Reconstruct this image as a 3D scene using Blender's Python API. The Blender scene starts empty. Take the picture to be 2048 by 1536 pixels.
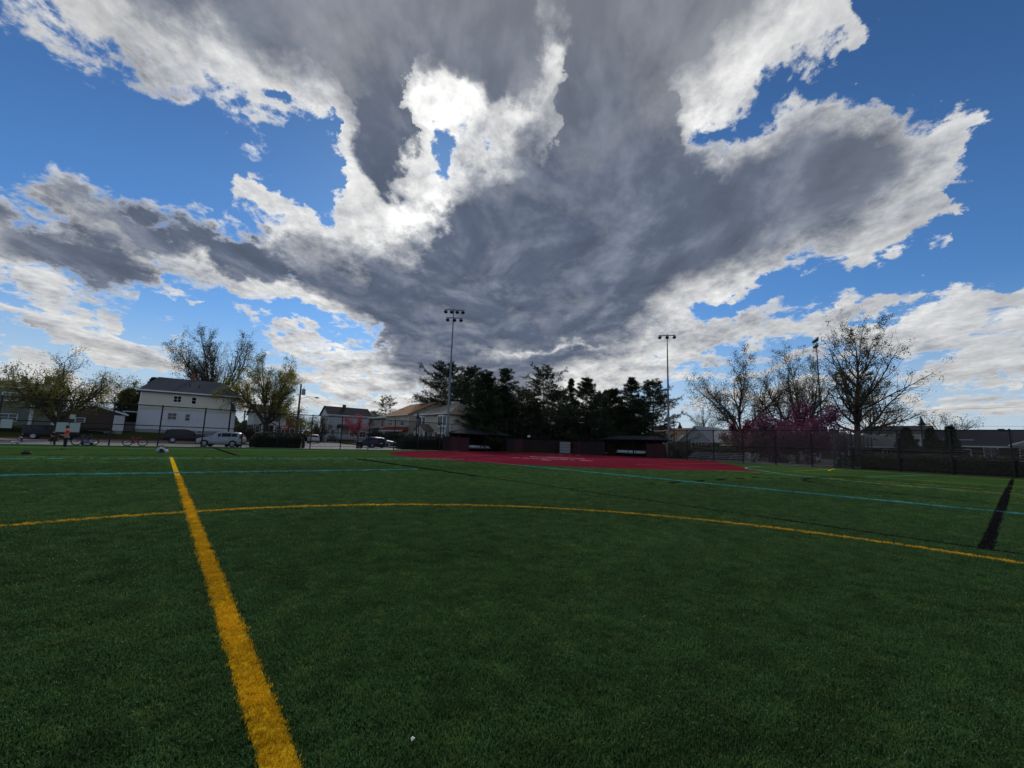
import bpy, bmesh, math, random
import numpy as np
R = math.radians
sc = bpy.context.scene
col = sc.collection
# ------------------------------------------------------------------ camera
# World axes: X runs along the touchline and the street, Y along the halfway line, towards the street. Metres.
YAW, PITCH, ROLL, EYE = -39.09, 7.83, 1.924, 1.472
camd = bpy.data.cameras.new('camera'); cam = bpy.data.objects.new('camera', camd); col.objects.link(cam)
camd.sensor_width = 36.0; camd.lens = 36.0 * 850 / 2048; camd.clip_start = 0.05; camd.clip_end = 6000
from mathutils import Matrix, Vector
cam.matrix_world = (Matrix.Translation((0, 0, EYE)) @ Matrix.Rotation(R(YAW), 4, 'Z')
                    @ Matrix.Rotation(R(90 + PITCH), 4, 'X') @ Matrix.Rotation(R(ROLL), 4, 'Z'))
sc.camera = cam
sc.view_settings.view_transform = 'Standard'; sc.view_settings.look = 'None'
sc.view_settings.exposure = 0.0; sc.view_settings.gamma = 1.0; sc.view_settings.use_curve_mapping = False
sc.render.engine = 'CYCLES'
sc.cycles.max_bounces = 5; sc.cycles.diffuse_bounces = 2; sc.cycles.glossy_bounces = 2
sc.cycles.transparent_max_bounces = 8; sc.cycles.caustics_reflective = False; sc.cycles.caustics_refractive = False

# ------------------------------------------------------------------ node helper: sockets with operators
class S:
    def __init__(s, t, sock): s.t, s.k = t, sock
    def _m(s, op, *o):
        n = s.t.nodes.new('ShaderNodeMath'); n.operation = op
        for i, v in enumerate((s,) + o):
            if isinstance(v, S): s.t.links.new(v.k, n.inputs[i])
            else: n.inputs[i].default_value = v
        return S(s.t, n.outputs[0])
    def __add__(s, o): return s._m('ADD', o)
    __radd__ = __add__
    def __sub__(s, o): return s._m('SUBTRACT', o)
    def __rsub__(s, o): return (s * -1.0) + o
    def __mul__(s, o): return s._m('MULTIPLY', o)
    __rmul__ = __mul__
    def __truediv__(s, o): return s._m('DIVIDE', o)
    def mad(s, a, b): return s._m('MULTIPLY_ADD', a, b)
    def min(s, o): return s._m('MINIMUM', o)
    def max(s, o): return s._m('MAXIMUM', o)
    def pow(s, o): return s._m('POWER', o)
    def abs(s): return s._m('ABSOLUTE')
    def clamp(s): return s.max(0.0).min(1.0)
    def step(s, a, b):                       # smooth ramp 0..1 from a to b
        n = s.t.nodes.new('ShaderNodeMapRange'); n.interpolation_type = 'SMOOTHSTEP'
        s.t.links.new(s.k, n.inputs[0]); n.inputs[1].default_value = a; n.inputs[2].default_value = b
        n.inputs[3].default_value = 0; n.inputs[4].default_value = 1
        return S(s.t, n.outputs[0])
    def curve(s, pts, x0, x1, ys):           # piecewise curve through pts
        n = s.t.nodes.new('ShaderNodeFloatCurve'); c = n.mapping.curves[0]
        pts = sorted(pts)
        while len(c.points) < len(pts): c.points.new(.5, .5)
        for p, (x, y) in zip(c.points, pts):
            p.location = (min(1, max(0, (x - x0) / (x1 - x0))), y / ys); p.handle_type = 'VECTOR'
        n.mapping.use_clip = False; n.mapping.extend = 'HORIZONTAL'; n.mapping.update()
        xx = (s - x0) / (x1 - x0)
        s.t.links.new(xx.clamp().k, n.inputs['Value'])
        return S(s.t, n.outputs[0]) * ys
def link(t, a, b):
    if isinstance(a, S): t.links.new(a.k, b)
    else: b.default_value = a
def vec(t, x, y, z=0.0):
    n = t.nodes.new('ShaderNodeCombineXYZ')
    for i, v in enumerate((x, y, z)): link(t, v, n.inputs[i])
    return S(t, n.outputs[0])
def xyz(t, v):
    n = t.nodes.new('ShaderNodeSeparateXYZ'); t.links.new(v.k, n.inputs[0]); return [S(t, o) for o in n.outputs]
def dot(t, v, w):
    n = t.nodes.new('ShaderNodeVectorMath'); n.operation = 'DOT_PRODUCT'; t.links.new(v.k, n.inputs[0]); n.inputs[1].default_value = w
    return S(t, n.outputs['Value'])
def noise(t, v, scale, detail=2, rough=.5, dist=0, lac=2.0, out=0):
    n = t.nodes.new('ShaderNodeTexNoise')
    if v is not None: t.links.new(v.k, n.inputs['Vector'])
    n.inputs['Scale'].default_value = scale; n.inputs['Detail'].default_value = detail
    n.inputs['Roughness'].default_value = rough; n.inputs['Distortion'].default_value = dist; n.inputs['Lacunarity'].default_value = lac
    return S(t, n.outputs[out])
def mixc(t, f, a, b, mode='MIX'):
    n = t.nodes.new('ShaderNodeMix'); n.data_type = 'RGBA'; n.blend_type = mode
    link(t, f, n.inputs[0])
    for i, v in ((6, a), (7, b)):
        if isinstance(v, S): t.links.new(v.k, n.inputs[i])
        else: n.inputs[i].default_value = (*v, 1)
    return S(t, n.outputs[2])
def scalec(t, c, f):
    n = t.nodes.new('ShaderNodeVectorMath'); n.operation = 'SCALE'; t.links.new(c.k, n.inputs[0]); link(t, f, n.inputs['Scale'])
    return S(t, n.outputs[0])
# ------------------------------------------------------------------ sky: Nishita air with a broken cloud deck
SUN_AZ, SUN_EL = -11.0, 31.5                     # degrees right of the view direction, degrees above the horizon
SUN_ROT = R(-YAW + SUN_AZ)                       # clockwise from +Y
def make_sky():
    w = bpy.data.worlds.new('World'); sc.world = w; w.use_nodes = True
    t = w.node_tree; t.nodes.clear()
    g = t.nodes.new('ShaderNodeTexCoord'); D = S(t, g.outputs['Generated'])
    nn = t.nodes.new('ShaderNodeVectorMath'); nn.operation = 'NORMALIZE'; t.links.new(D.k, nn.inputs[0]); D = S(t, nn.outputs[0])
    fw = Vector((math.sin(R(-YAW)), math.cos(R(-YAW)), 0)); rt = Vector((math.cos(R(-YAW)), -math.sin(R(-YAW)), 0))
    x, y, z = dot(t, D, rt), dot(t, D, fw), dot(t, D, (0, 0, 1))
    DEG = 180 / math.pi
    az = x._m('ARCTAN2', y) * DEG
    el = z._m('ARCSINE') * DEG
    # the deck as a level layer: plane coordinates seen from below
    zz = z.max(0.0) + 0.07
    u, v = x / zz, y / zz
    P = vec(t, u, v * .62, 0.0)
    z2 = z.max(0.0) + 0.22                       # billows stand up, so fine structure is less foreshortened
    u2, v2 = x / z2 * 1.25, y / z2 * 1.25
    # uneven edges: bend the outlines with coarse and fine noise
    Q = vec(t, az * .05, el * .07, 3.1)
    w1 = noise(t, Q, 2.6, 8, .62) - .5
    w2 = noise(t, vec(t, az * .05, el * .07, 9.7), 2.6, 8, .62) - .5
    A, E_ = az + w1 * 15.0, el + w2 * 11.0
    X0, X1 = -60, 60
    def edge(pts):                                      # height of an edge above the point, and how steep the edge is there
        c0 = A.curve(pts, X0, X1, 90); sl = ((A + 1.2).curve(pts, X0, X1, 90) - (A - 1.2).curve(pts, X0, X1, 90)) / 2.4
        return c0, (sl * sl + 1.0)._m('SQRT')
    def band(up, lo):
        a = b = None
        def near(d, n): return d / ((n - 1.0) * (1.0 - d.abs().step(2.0, 8.0)) + 1.0)
        if up: c, n = edge(up); a = near(c - E_, n)
        if lo: c, n = edge(lo); b = near(E_ - c, n)
        return a.min(b) if (a and b) else (a or b)
    clear = None
    for up, lo, gain, cap in CLEAR:
        m = (band(up, lo) * gain).min(cap)
        clear = m if clear is None else clear.max(m)
    sfield = clear * -1.0
    sfield = sfield.min(9.0).max(-9.0)
    AE = vec(t, A, E_, 0)
    def blobs(base, items):
        for (ba, be, ra, re, rot, wgt) in items:
            mp = t.nodes.new('ShaderNodeMapping'); mp.vector_type = 'TEXTURE'; t.links.new(AE.k, mp.inputs[0])
            mp.inputs[1].default_value = (ba, be, 0); mp.inputs[2].default_value = (0, 0, R(rot)); mp.inputs[3].default_value = (ra, re, 1)
            gr = t.nodes.new('ShaderNodeTexGradient'); gr.gradient_type = 'SPHERICAL'; t.links.new(mp.outputs[0], gr.inputs[0])
            base = S(t, gr.outputs[1]).mad(wgt, base)
        return base
    sfield = blobs(sfield, COVER)
    behind = az.abs().step(72, 105)
    sfield = sfield * (1 - behind) + behind * 0.2
    # fractal billows
    n1 = noise(t, P, 2.6, 6, .6, .3) - .5
    n2 = noise(t, vec(t, u2, v2 * .8, 4.0), 8.0, 9, .64, .35) - .5
    n3 = noise(t, vec(t, u2, v2 * .8, 8.0), 22.0, 5, .62) - .5
    dens = sfield * .20 + n1 * 1.6 + n2 * 2.3 + n3 * .9
    alpha = dens.step(-.13, .42) * el.step(-2.0, .5)
    thick = None
    for up, lo in DARK:
        m = band(up, lo)
        thick = m if thick is None else thick.max(m)
    thick = (thick * .15 + .13).max(-.04).min(.76)
    thick = thick * (1 - behind) + behind * .1
    thick = blobs(thick, THICK).min((sfield * .3 + .1).max(-.3))
    soft = 1.0 - thick.step(.15, .8) * .7               # deep cloud is smoother than its edges
    thick = thick + n1 * 1.9 + (n2 * 1.3 + n3 * 1.0) * soft
    tk = thick.step(-.45, .85)
    # relief: compare with the deck a little nearer the sun
    sa, se = R(SUN_AZ), R(SUN_EL)
    su, sv = math.sin(sa) / math.tan(se), math.cos(sa) / math.tan(se)
    du, dv = u * -1.0 + su, v * -1.0 + sv
    ln = (du * du + dv * dv + .02)._m('SQRT')
    P2 = vec(t, u + du / ln * .10, (v + dv / ln * .10) * .62, 0.0)
    n1s = noise(t, P2, 2.6, 5, .6, .3) - .5
    n2s = noise(t, vec(t, u2 + du / ln * .03, (v2 + dv / ln * .03) * .8, 4.0), 8.0, 6, .64, .35) - .5
    relief = (n1 - n1s) * 1.5 + (n2 - n2s) * .9 * (soft * 1.35 - .35)
    # light: thin cloud passes the sun, thick cloud stays grey
    sdir = rt * (math.sin(sa) * math.cos(se)) + fw * (math.cos(sa) * math.cos(se)) + Vector((0, 0, math.sin(se)))
    ca = dot(t, D, sdir)
    ang = ca.min(1.0).max(-1.0)._m('ARCCOSINE') * DEG
    glow = (ang * ang * -1.0 / (2 * 17.0 ** 2))._m('EXPONENT')
    far = ang.step(20, 75)
    # (radiance values are for Background strength 0.1)
    rim = mixc(t, far, (8.9, 8.9, 8.7), (7.4, 7.6, 7.8))
    rim = scalec(t, rim, glow * .30 + .97 + n2 * .7 + n3 * .5 + relief * .35)
    core = mixc(t, far, (1.05, 1.32, 1.95), (2.0, 2.2, 2.6))
    core = mixc(t, ang.step(70, 130), core, (6.2, 6.3, 6.5))             # clouds opposite the sun are lit from the front
    hi = el.step(30, 52)
    core = mixc(t, hi * .8, core, (2.0, 2.15, 2.5))
    core = scalec(t, core, (relief * 1.0 + 1.05).max(.55))
    k = ((tk - relief * .5) * (dens.step(.0, .55) * .5 + .5)).clamp()
    cloud = mixc(t, k.pow(.7), rim, core)
    sky = t.nodes.new('ShaderNodeTexSky'); sky.sky_type = 'NISHITA'; sky.sun_disc = False
    sky.sun_elevation = R(SUN_EL); sky.sun_rotation = SUN_ROT
    sky.air_density = 1.0; sky.dust_density = .15; sky.ozone_density = 2.2; sky.altitude = 0
    skyc = S(t, sky.outputs[0])
    skyc = mixc(t, 1.0, skyc, SKY_TINT, 'MULTIPLY')
    skyc = scalec(t, skyc, 1.0 - el.step(18, 48) * .22)
    skyc = mixc(t, el.step(18.0, -1.0) * .85, skyc, (4.0, 5.5, 7.2))
    out = mixc(t, alpha, skyc, cloud)
    hz = el.step(13.0, -2.0)
    out = mixc(t, hz * .38, out, (7.6, 7.3, 6.6))
    bg = t.nodes.new('ShaderNodeBackground'); t.links.new(out.k, bg.inputs[0]); bg.inputs[1].default_value = 0.1
    w.cycles.sampling_method = 'MANUAL'; w.cycles.sample_map_resolution = 256
    o = t.nodes.new('ShaderNodeOutputWorld'); t.links.new(bg.outputs[0], o.inputs[0])
SKY_TINT = (.41, .69, .98)
# clear stretches between the clouds: (upper edge, lower edge, gain, cap) as (azimuth, elevation) points
CLEAR = [
 ([(-60, 34.5), (-55.1, 32.8), (-53.4, 31.8), (-50.6, 31.5), (-42.5, 34.6), (-39.2, 34.3), (-36, 32.8), (-29.7, 34.4), (-27.1, 32.9), (-25.8, 29), (-24.5, 24), (-20, 5)],
  [(-60, 18), (-52.5, 19.4), (-49.7, 20.6), (-46.1, 21.7), (-39.4, 22.8), (-34.7, 23), (-28.5, 24.8), (-25.8, 26.3), (-23, 29), (-19, 50)], 1.6, 9),
 ([(-60, 12), (-51.5, 12.3), (-48.2, 12), (-41.8, 12.2), (-41.5, 16), (-35.3, 16), (-27.6, 16.1), (-22.2, 13.9), (-19.6, 11.7), (-17.5, 8.1), (-11.6, 4.5), (-5, 3), (20, 3), (60, 3)],
  None, 1.3, 2.8),
 ([(17, 10), (24, 33), (26.5, 36.7), (29.2, 37.7), (34.2, 38.4), (38.4, 39.4), (41.3, 40.5), (45, 42.1), (50, 45.1), (55.2, 46.3), (60, 48)],
  [(17, 60), (24, 36), (26.4, 34.8), (30.8, 36.2), (35.1, 36.6), (38.6, 36.3), (43.3, 34.3), (45.4, 31.5), (48.2, 30.1), (50.2, 30), (51.5, 30), (52.7, 27.5), (60, 24)], 2.0, 9),
 ([(16, 0), (21, 13.5), (25.5, 18.2), (35.1, 21), (39.6, 21), (45.9, 20.6), (47.2, 24.6), (49.9, 26.9), (51.6, 28.4), (52.8, 28.9), (60, 33)],
  [(16, 32), (22, 16), (25.4, 15.7), (34.9, 16.3), (39.4, 16.6), (43.3, 14.9), (46.9, 14.6), (51.4, 14.7), (60, 15)], 2.8, 7),
 ([(-60, 0), (4, 1.5), (10, 3.5), (15, 7), (20.1, 11), (25.4, 13.2), (34.8, 12.8), (41.3, 12.2), (46.8, 12.2), (60, 13)], None, 1.0, 4.5),
]
# (azimuth, elevation, radius, radius, tilt, weight)
COVER = [(-33.0, 27.9, 4.6, 5.4, -49, 8.1), (-30.5, 25.2, 5.8, 2.0, -29, 4.8), (-11.6, 36.6, 5.0, 5.6, 5, -13), (-5.7, 38.2, 4.4, 3.6, 4, -9), (-32.2, 36.0, 2.3, 1.2, 0, -4.8), (-36.7, 37.3, 1.1, 1.2, 20, -4.0), (-26.8, 35.2, 3.1, 1.9, -12, -4.0), (-28.1, 31.1, 3.8, 7.2, 14, -3.2), (-45.2, 9.0, 9.3, 2.64, -13, 7.8), (-42.7, 6.9, 6.2, 1.56, -5, 6.0), (-42.8, 10.5, 2.0, 1.0, -2, 5.0), (-40.2, 14.1, 3.6, 1.3, -13, 4.3), (-49.9, 12.2, 4.0, 1.3, 0, 4.3), (-37.2, 13.2, 1.1, 0.7, 13, 4.3), (-49.8, 5.3, 4.5, 1.92, -3, 5.4), (-28.3, 12.2, 4.0, 1.6, -2, 4.3), (-24.8, 10.5, 9.1, 2.3, -5, 5.6), (-32.1, 13.0, 2.6, 1.2, 9, 4.8), (-27.6, 15.8, 8.9, 2.5, 0, 4.8), (-21.1, 8.1, 10.8, 2.64, -2, 5.4), (20.1, 13.0, 23.8, 3.7, 2, 2.6), (46.0, 12.0, 14.0, 4.0, 3, 4.6), (33.0, 17.1, 12.9, 1.3, 8, 3.2), (30.0, 19.2, 8.5, 1.8, 8, 4.8), (45.3, 17.4, 3.2, 1.4, 5, 5.0), (48.9, 8.8, 7.7, 2.64, 3, 5.4), (40.8, 40.0, 2.1, 1.6, 2, 4.3), (16.9, 10.5, 11.8, 2.2, 3, 4.3), (47.5, 25.8, 3.1, 2.2, 32, 5.0), (46.9, 23.4, 5.8, 1.7, 12, 5.0), (50.0, 28.1, 3.9, 3.0, 13, 4.8), (43.0, 21.3, 6.1, 3.5, 21, 4.8), (42.8, 7.5, 17.0, 1.44, 0, 5.0), (49.9, 17.9, 1.5, 0.8, 0, 4.0), (-46, 3.5, 6, 1.8, 0, 8.8), (-33, 4.5, 7, 1.8, 0, 8.8), (-22, 4.0, 9, 1.8, 0, 8.8), (-10, 4.5, 9, 1.8, 0, 8.8), (30, 6, 14, 1.8, 3, 8.8), (52, 5, 12, 1.8, 0, 8.8), (-26, 7.0, 8, 1.56, -4, 7.5), (-14, 2.6, 12, 1.2, 0, 7.5), (3, 3.0, 14, 1.44, 2, 7.5), (14, 5.2, 9, 1.32, 4, 7.5), (24, 8.8, 10, 1.44, 4, 6.9), (38, 3.6, 12, 1.2, 2, 7.5), (50, 8.2, 9, 1.56, 4, 6.2), (-38, 2.4, 9, 1.08, 0, 6.2), (-52, 8.2, 6, 1.2, 0, 5), (-19, 6.2, 7, 1.2, 0, 6), (33, 9.5, 8, 1.0, 5, 5), (45, 5.6, 8, 1.1, 3, 5)]
THICK = [(-10.0, 44.5, 9.0, 4.5, 0, 0.6), (0.5, 42.0, 7.0, 4.5, 0, 0.45), (34, 29, 14, 7, 8, 0.35), (-49.1, 16.5, 8.4, 3.3, -9, 1.49), (-44.9, 14.3, 5.3, 2.2, -18, 1.08), (-41.6, 20.1, 6.5, 2.5, 2, 1.35), (-33.3, 20.1, 6.6, 2.5, -15, 1.49), (-27.8, 18.4, 6.4, 2.3, -10, 0.81), (-20.4, 34.9, 3.4, 5.6, 19, 0.94), (-18.1, 31.7, 3.5, 2.9, 25, 0.68), (-10.5, 40.2, 6.7, 2.8, 5, -0.6), (-17.1, 27.4, 5.4, 3.6, 8, -0.7), (4.1, 46.4, 3.1, 5.7, -1, -0.8), (-1.0, 41.1, 3.9, 2.2, 1, -0.5), (-12.5, 30.3, 2.4, 5.4, 7, -0.5), (11.8, 6.6, 13.1, 3.9, 3, -0.1), (-0.4, 12.4, 16.7, 1.3, 7, -0.4), (5.7, 13.2, 8.0, 0.9, 6, -0.5), (24.3, 37.2, 3.2, 2.7, 22, -0.3)]
# thick grey bodies: (upper edge, lower edge)
DARK = [(None, [(-56.5, 34.0), (-52.2, 36.0), (-48.8, 36.6), (-45.1, 37.7), (-38.3, 38.1), (-32.4, 37.5), (-27.6, 36.9), (-24.3, 35.1), (-22.4, 31.9), (-18.6, 29.5), (-16.3, 30.6), (-15.9, 38.2), (-14.3, 42.0), (-10.8, 42.7), (-4.0, 41.2), (-1.4, 42.4), (0.2, 42.8), (2.5, 43.2), (5.0, 42.6), (7.5, 41), (9.5, 37.5), (12, 36), (20, 36), (24, 39), (28, 41.5), (34, 43), (41, 46), (50, 52), (60, 60)]),
 ([(-31.4, 20.8), (-28.4, 23.6), (-22.5, 24.3), (-17.4, 23.3), (-14.5, 25.0), (-10.5, 32.6), (-5.7, 34.8), (-0.1, 38.6), (4.3, 40.0), (5.6, 44.0), (7.0, 53.3), (18.1, 52.3), (20.8, 46.1), (23.0, 40.5), (26.0, 34.5), (28.2, 33.6), (31.8, 34.3), (37.0, 34.6), (41.5, 34.0), (45.5, 31), (47.5, 28)],
  [(-31.3, 20.3), (-27.9, 18.7), (-24.8, 16.0), (-19.6, 10.5), (-15.0, 6.5), (-1.7, 5.0), (6, 6.5), (13, 11.5), (18.2, 15.0), (25.5, 18.4), (30.0, 20.7), (35.2, 21.4), (39.4, 22.4), (43.5, 24), (47.5, 27)])]
make_sky()
sund = bpy.data.lights.new('sun', 'SUN'); sund.energy = 2.0; sund.angle = R(10); sund.color = (1, .96, .9)
sun = bpy.data.objects.new('sun', sund); col.objects.link(sun)
sun.rotation_euler = (R(90 - SUN_EL), 0, math.pi - SUN_ROT)
# ------------------------------------------------------------------ materials
MATS = {}
def pr_node(m):
    m.use_nodes = True
    return m.node_tree, m.node_tree.nodes['Principled BSDF']
def mat(name, c, rough=.7, var=.15, scale=3.0, bump=0.0, bscale=None, metal=0.0, spec=.5, courses=None, detail=5, trans=0.0):
    """Plain surface with uneven tone and fine relief; courses = height of horizontal boards."""
    if name in MATS: return MATS[name]
    m = bpy.data.materials.new(name); t, p = pr_node(m)
    g = t.nodes.new('ShaderNodeTexCoord'); P = S(t, g.outputs['Object'])
    n = noise(t, P, scale, detail, .6)
    f = (n - .5) * (2 * var) + 1.0
    base = t.nodes.new('ShaderNodeRGB'); base.outputs[0].default_value = (*c, 1)
    t.links.new(scalec(t, S(t, base.outputs[0]), f).k, p.inputs['Base Color'])
    p.inputs['Roughness'].default_value = rough; p.inputs['Metallic'].default_value = metal
    p.inputs['Specular IOR Level'].default_value = spec
    hgt = None
    if bump: hgt = noise(t, P, bscale or scale * 8, 4, .6)
    if courses:
        z = xyz(t, P)[2]; fr = (z / courses)._m('FRACT')
        hh = fr.pow(.7) * -1.0
        hgt = hh * 1.0 if hgt is None else hgt * .3 + hh
        bump = bump or .6
    if hgt is not None:
        b = t.nodes.new('ShaderNodeBump'); b.inputs['Strength'].default_value = min(1, bump); b.inputs['Distance'].default_value = .05 if courses else .02
        t.links.new(hgt.k, b.inputs['Height']); t.links.new(b.outputs[0], p.inputs['Normal'])
    MATS[name] = m; return m
def leafmat(name, c, c2, trans=.35, rough=.55):
    if name in MATS: return MATS[name]
    m = bpy.data.materials.new(name); t, p = pr_node(m)
    g = t.nodes.new('ShaderNodeTexCoord'); P = S(t, g.outputs['Object'])
    n = noise(t, P, 1.1, 4, .65).step(.3, .7)
    cc = mixc(t, n, c, c2)
    t.links.new(cc.k, p.inputs['Base Color']); p.inputs['Roughness'].default_value = rough; p.inputs['Specular IOR Level'].default_value = .25
    tr = t.nodes.new('ShaderNodeBsdfTranslucent'); t.links.new(cc.k, tr.inputs[0])
    mx = t.nodes.new('ShaderNodeMixShader'); mx.inputs[0].default_value = trans
    out = t.nodes['Material Output']; t.links.new(p.outputs[0], mx.inputs[1]); t.links.new(tr.outputs[0], mx.inputs[2]); t.links.new(mx.outputs[0], out.inputs[0])
    MATS[name] = m; return m
def M_(n): return MATS[n]
mat('cream_siding', (.68, .64, .50), .7, .06, 2, courses=.15); mat('white_siding', (.78, .78, .80), .7, .05, 2, courses=.15)
mat('olive_siding', (.16, .19, .15), .8, .1, 2, courses=.15); mat('tan_siding', (.50, .44, .34), .8, .06, 2, courses=.15)
mat('greywhite_siding', (.52, .53, .54), .75, .07, 2, courses=.2); mat('stucco', (.55, .51, .40), .9, .06, 4, bump=.3)
mat('trim_white', (.75, .75, .74), .55, .04); mat('concrete', (.38, .37, .35), .9, .15, 1.5, bump=.3)
mat('roof_grey', (.085, .095, .105), .9, .25, 5, bump=.5, bscale=30, spec=.05); mat('roof_dark', (.04, .04, .045), .9, .25, 5, bump=.5, bscale=30, spec=.05)
mat('roof_brown', (.17, .10, .065), .9, .2, 5, bump=.5, bscale=30, spec=.05); mat('roof_orange', (.33, .17, .085), .9, .2, 5, bump=.5, bscale=30, spec=.05)
mat('roof_taupe', (.19, .16, .13), .9, .2, 5, bump=.5, bscale=30, spec=.05); mat('roof_green', (.11, .13, .10), .9, .2, 5, bump=.5, bscale=30, spec=.05)
mat('roof_pale', (.30, .31, .32), .9, .15, 5, bump=.4, bscale=30, spec=.05); mat('roof_red', (.30, .07, .04), .9, .15, 5, bump=.4, bscale=30, spec=.05)
mat('brick', (.22, .09, .06), .9, .3, 6, bump=.3); mat('brick_dark', (.10, .06, .045), .9, .3, 6, bump=.3)
mat('door_brown', (.12, .06, .035), .6); mat('gutter', (.6, .6, .6), .5)
mat('black_steel', (.012, .012, .013), .5, .1, 6, metal=.3); mat('galv', (.17, .19, .22), .55, .12, 4, metal=.2)
mat('lamp_shell', (.20, .22, .23), .5, .1, 5, metal=.3); mat('lens_dark', (.02, .022, .025), .25)
mat('wood_pole', (.09, .065, .045), .9, .3, 6, bump=.4); mat('transformer', (.28, .29, .30), .5)
mat('maroon', (.055, .012, .014), .8, .2, 2); mat('maroon_dark', (.02, .008, .008), .85, .25, 2); mat('bench_white', (.72, .74, .78), .4, .05, metal=.1)
mat('aluminium', (.36, .37, .40), .38, .08, 4, metal=.7); mat('grey_box', (.22, .22, .21), .7, .1)
mat('banner_white', (.42, .46, .44), .7, .06); mat('sign_red', (.5, .02, .02), .5); mat('sign_white', (.8, .8, .78), .5)
mat('tyre', (.015, .015, .016), .85); mat('rim', (.45, .46, .48), .3, .05, metal=.8); mat('black_plastic', (.014, .014, .015), .6)
mat('glass_dark', (.012, .014, .017), .08, 0, spec=.8); mat('pane', (.03, .035, .042), .1, .3, 1.5, spec=.6)
mat('headlight', (.6, .62, .65), .12, .05); mat('taillight', (.42, .012, .012), .2, .05); mat('plate', (.7, .66, .5), .5, .1)
mat('paint_silver', (.50, .53, .57), .42, .03, metal=.3); mat('paint_black', (.010, .010, .012), .42, .03); mat('paint_white', (.72, .73, .74), .42, .03)
mat('paint_blue', (.022, .03, .06), .42, .03, metal=.2); mat('paint_grey', (.10, .105, .12), .42, .03, metal=.4); mat('paint_bluegrey', (.20, .22, .26), .42, .03, metal=.4)
mat('bark', (.055, .042, .032), .95, .35, 8, bump=.6); mat('bark_pale', (.10, .085, .07), .95, .35, 8, bump=.6)
leafmat('leaf_spring', (.15, .16, .035), (.24, .23, .06), .55); leafmat('leaf_yellow', (.26, .24, .04), (.16, .17, .03), .55)
leafmat('leaf_olive', (.06, .065, .025), (.10, .095, .04), .4); leafmat('leaf_green', (.035, .07, .02), (.06, .11, .03), .4)
leafmat('leaf_hedge', (.022, .032, .013), (.045, .052, .02), .15); leafmat('needle', (.020, .038, .016), (.046, .068, .028), .18)
leafmat('needle_green', (.03, .055, .018), (.05, .075, .025), .15); leafmat('leaf_pink', (.40, .06, .11), (.55, .13, .20), .4)
leafmat('leaf_mauve', (.11, .026, .06), (.25, .075, .14), .25); leafmat('leaf_maroon', (.10, .015, .03), (.17, .03, .05), .35)
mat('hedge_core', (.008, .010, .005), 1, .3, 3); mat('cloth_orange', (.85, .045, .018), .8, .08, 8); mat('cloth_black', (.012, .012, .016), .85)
mat('skin', (.42, .25, .18), .55, .05); mat('hair_dark', (.015, .01, .008), .6); mat('cloth_purple', (.07, .04, .22), .85); mat('cloth_white', (.62, .62, .66), .8)
mat('bike_red', (.35, .02, .02), .35); mat('bike_blue', (.03, .05, .2), .35); mat('bike_black', (.015, .015, .016), .4); mat('chrome', (.5, .5, .52), .25, .05, metal=.9)
mat('bag_grey', (.35, .36, .42), .8, .15, 6); mat('paper', (.8, .78, .74), .8); mat('yellow_paint', (.62, .36, .02), .7, .15, 4); mat('kerb_red', (.40, .12, .09), .8, .2, 2)
mat('awning', (.35, .33, .17), .8); mat('dish', (.12, .12, .13), .5); mat('cable', (.01, .01, .01), .7); mat('blue_glaze', (.35, .45, .6), .2, .1)
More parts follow.
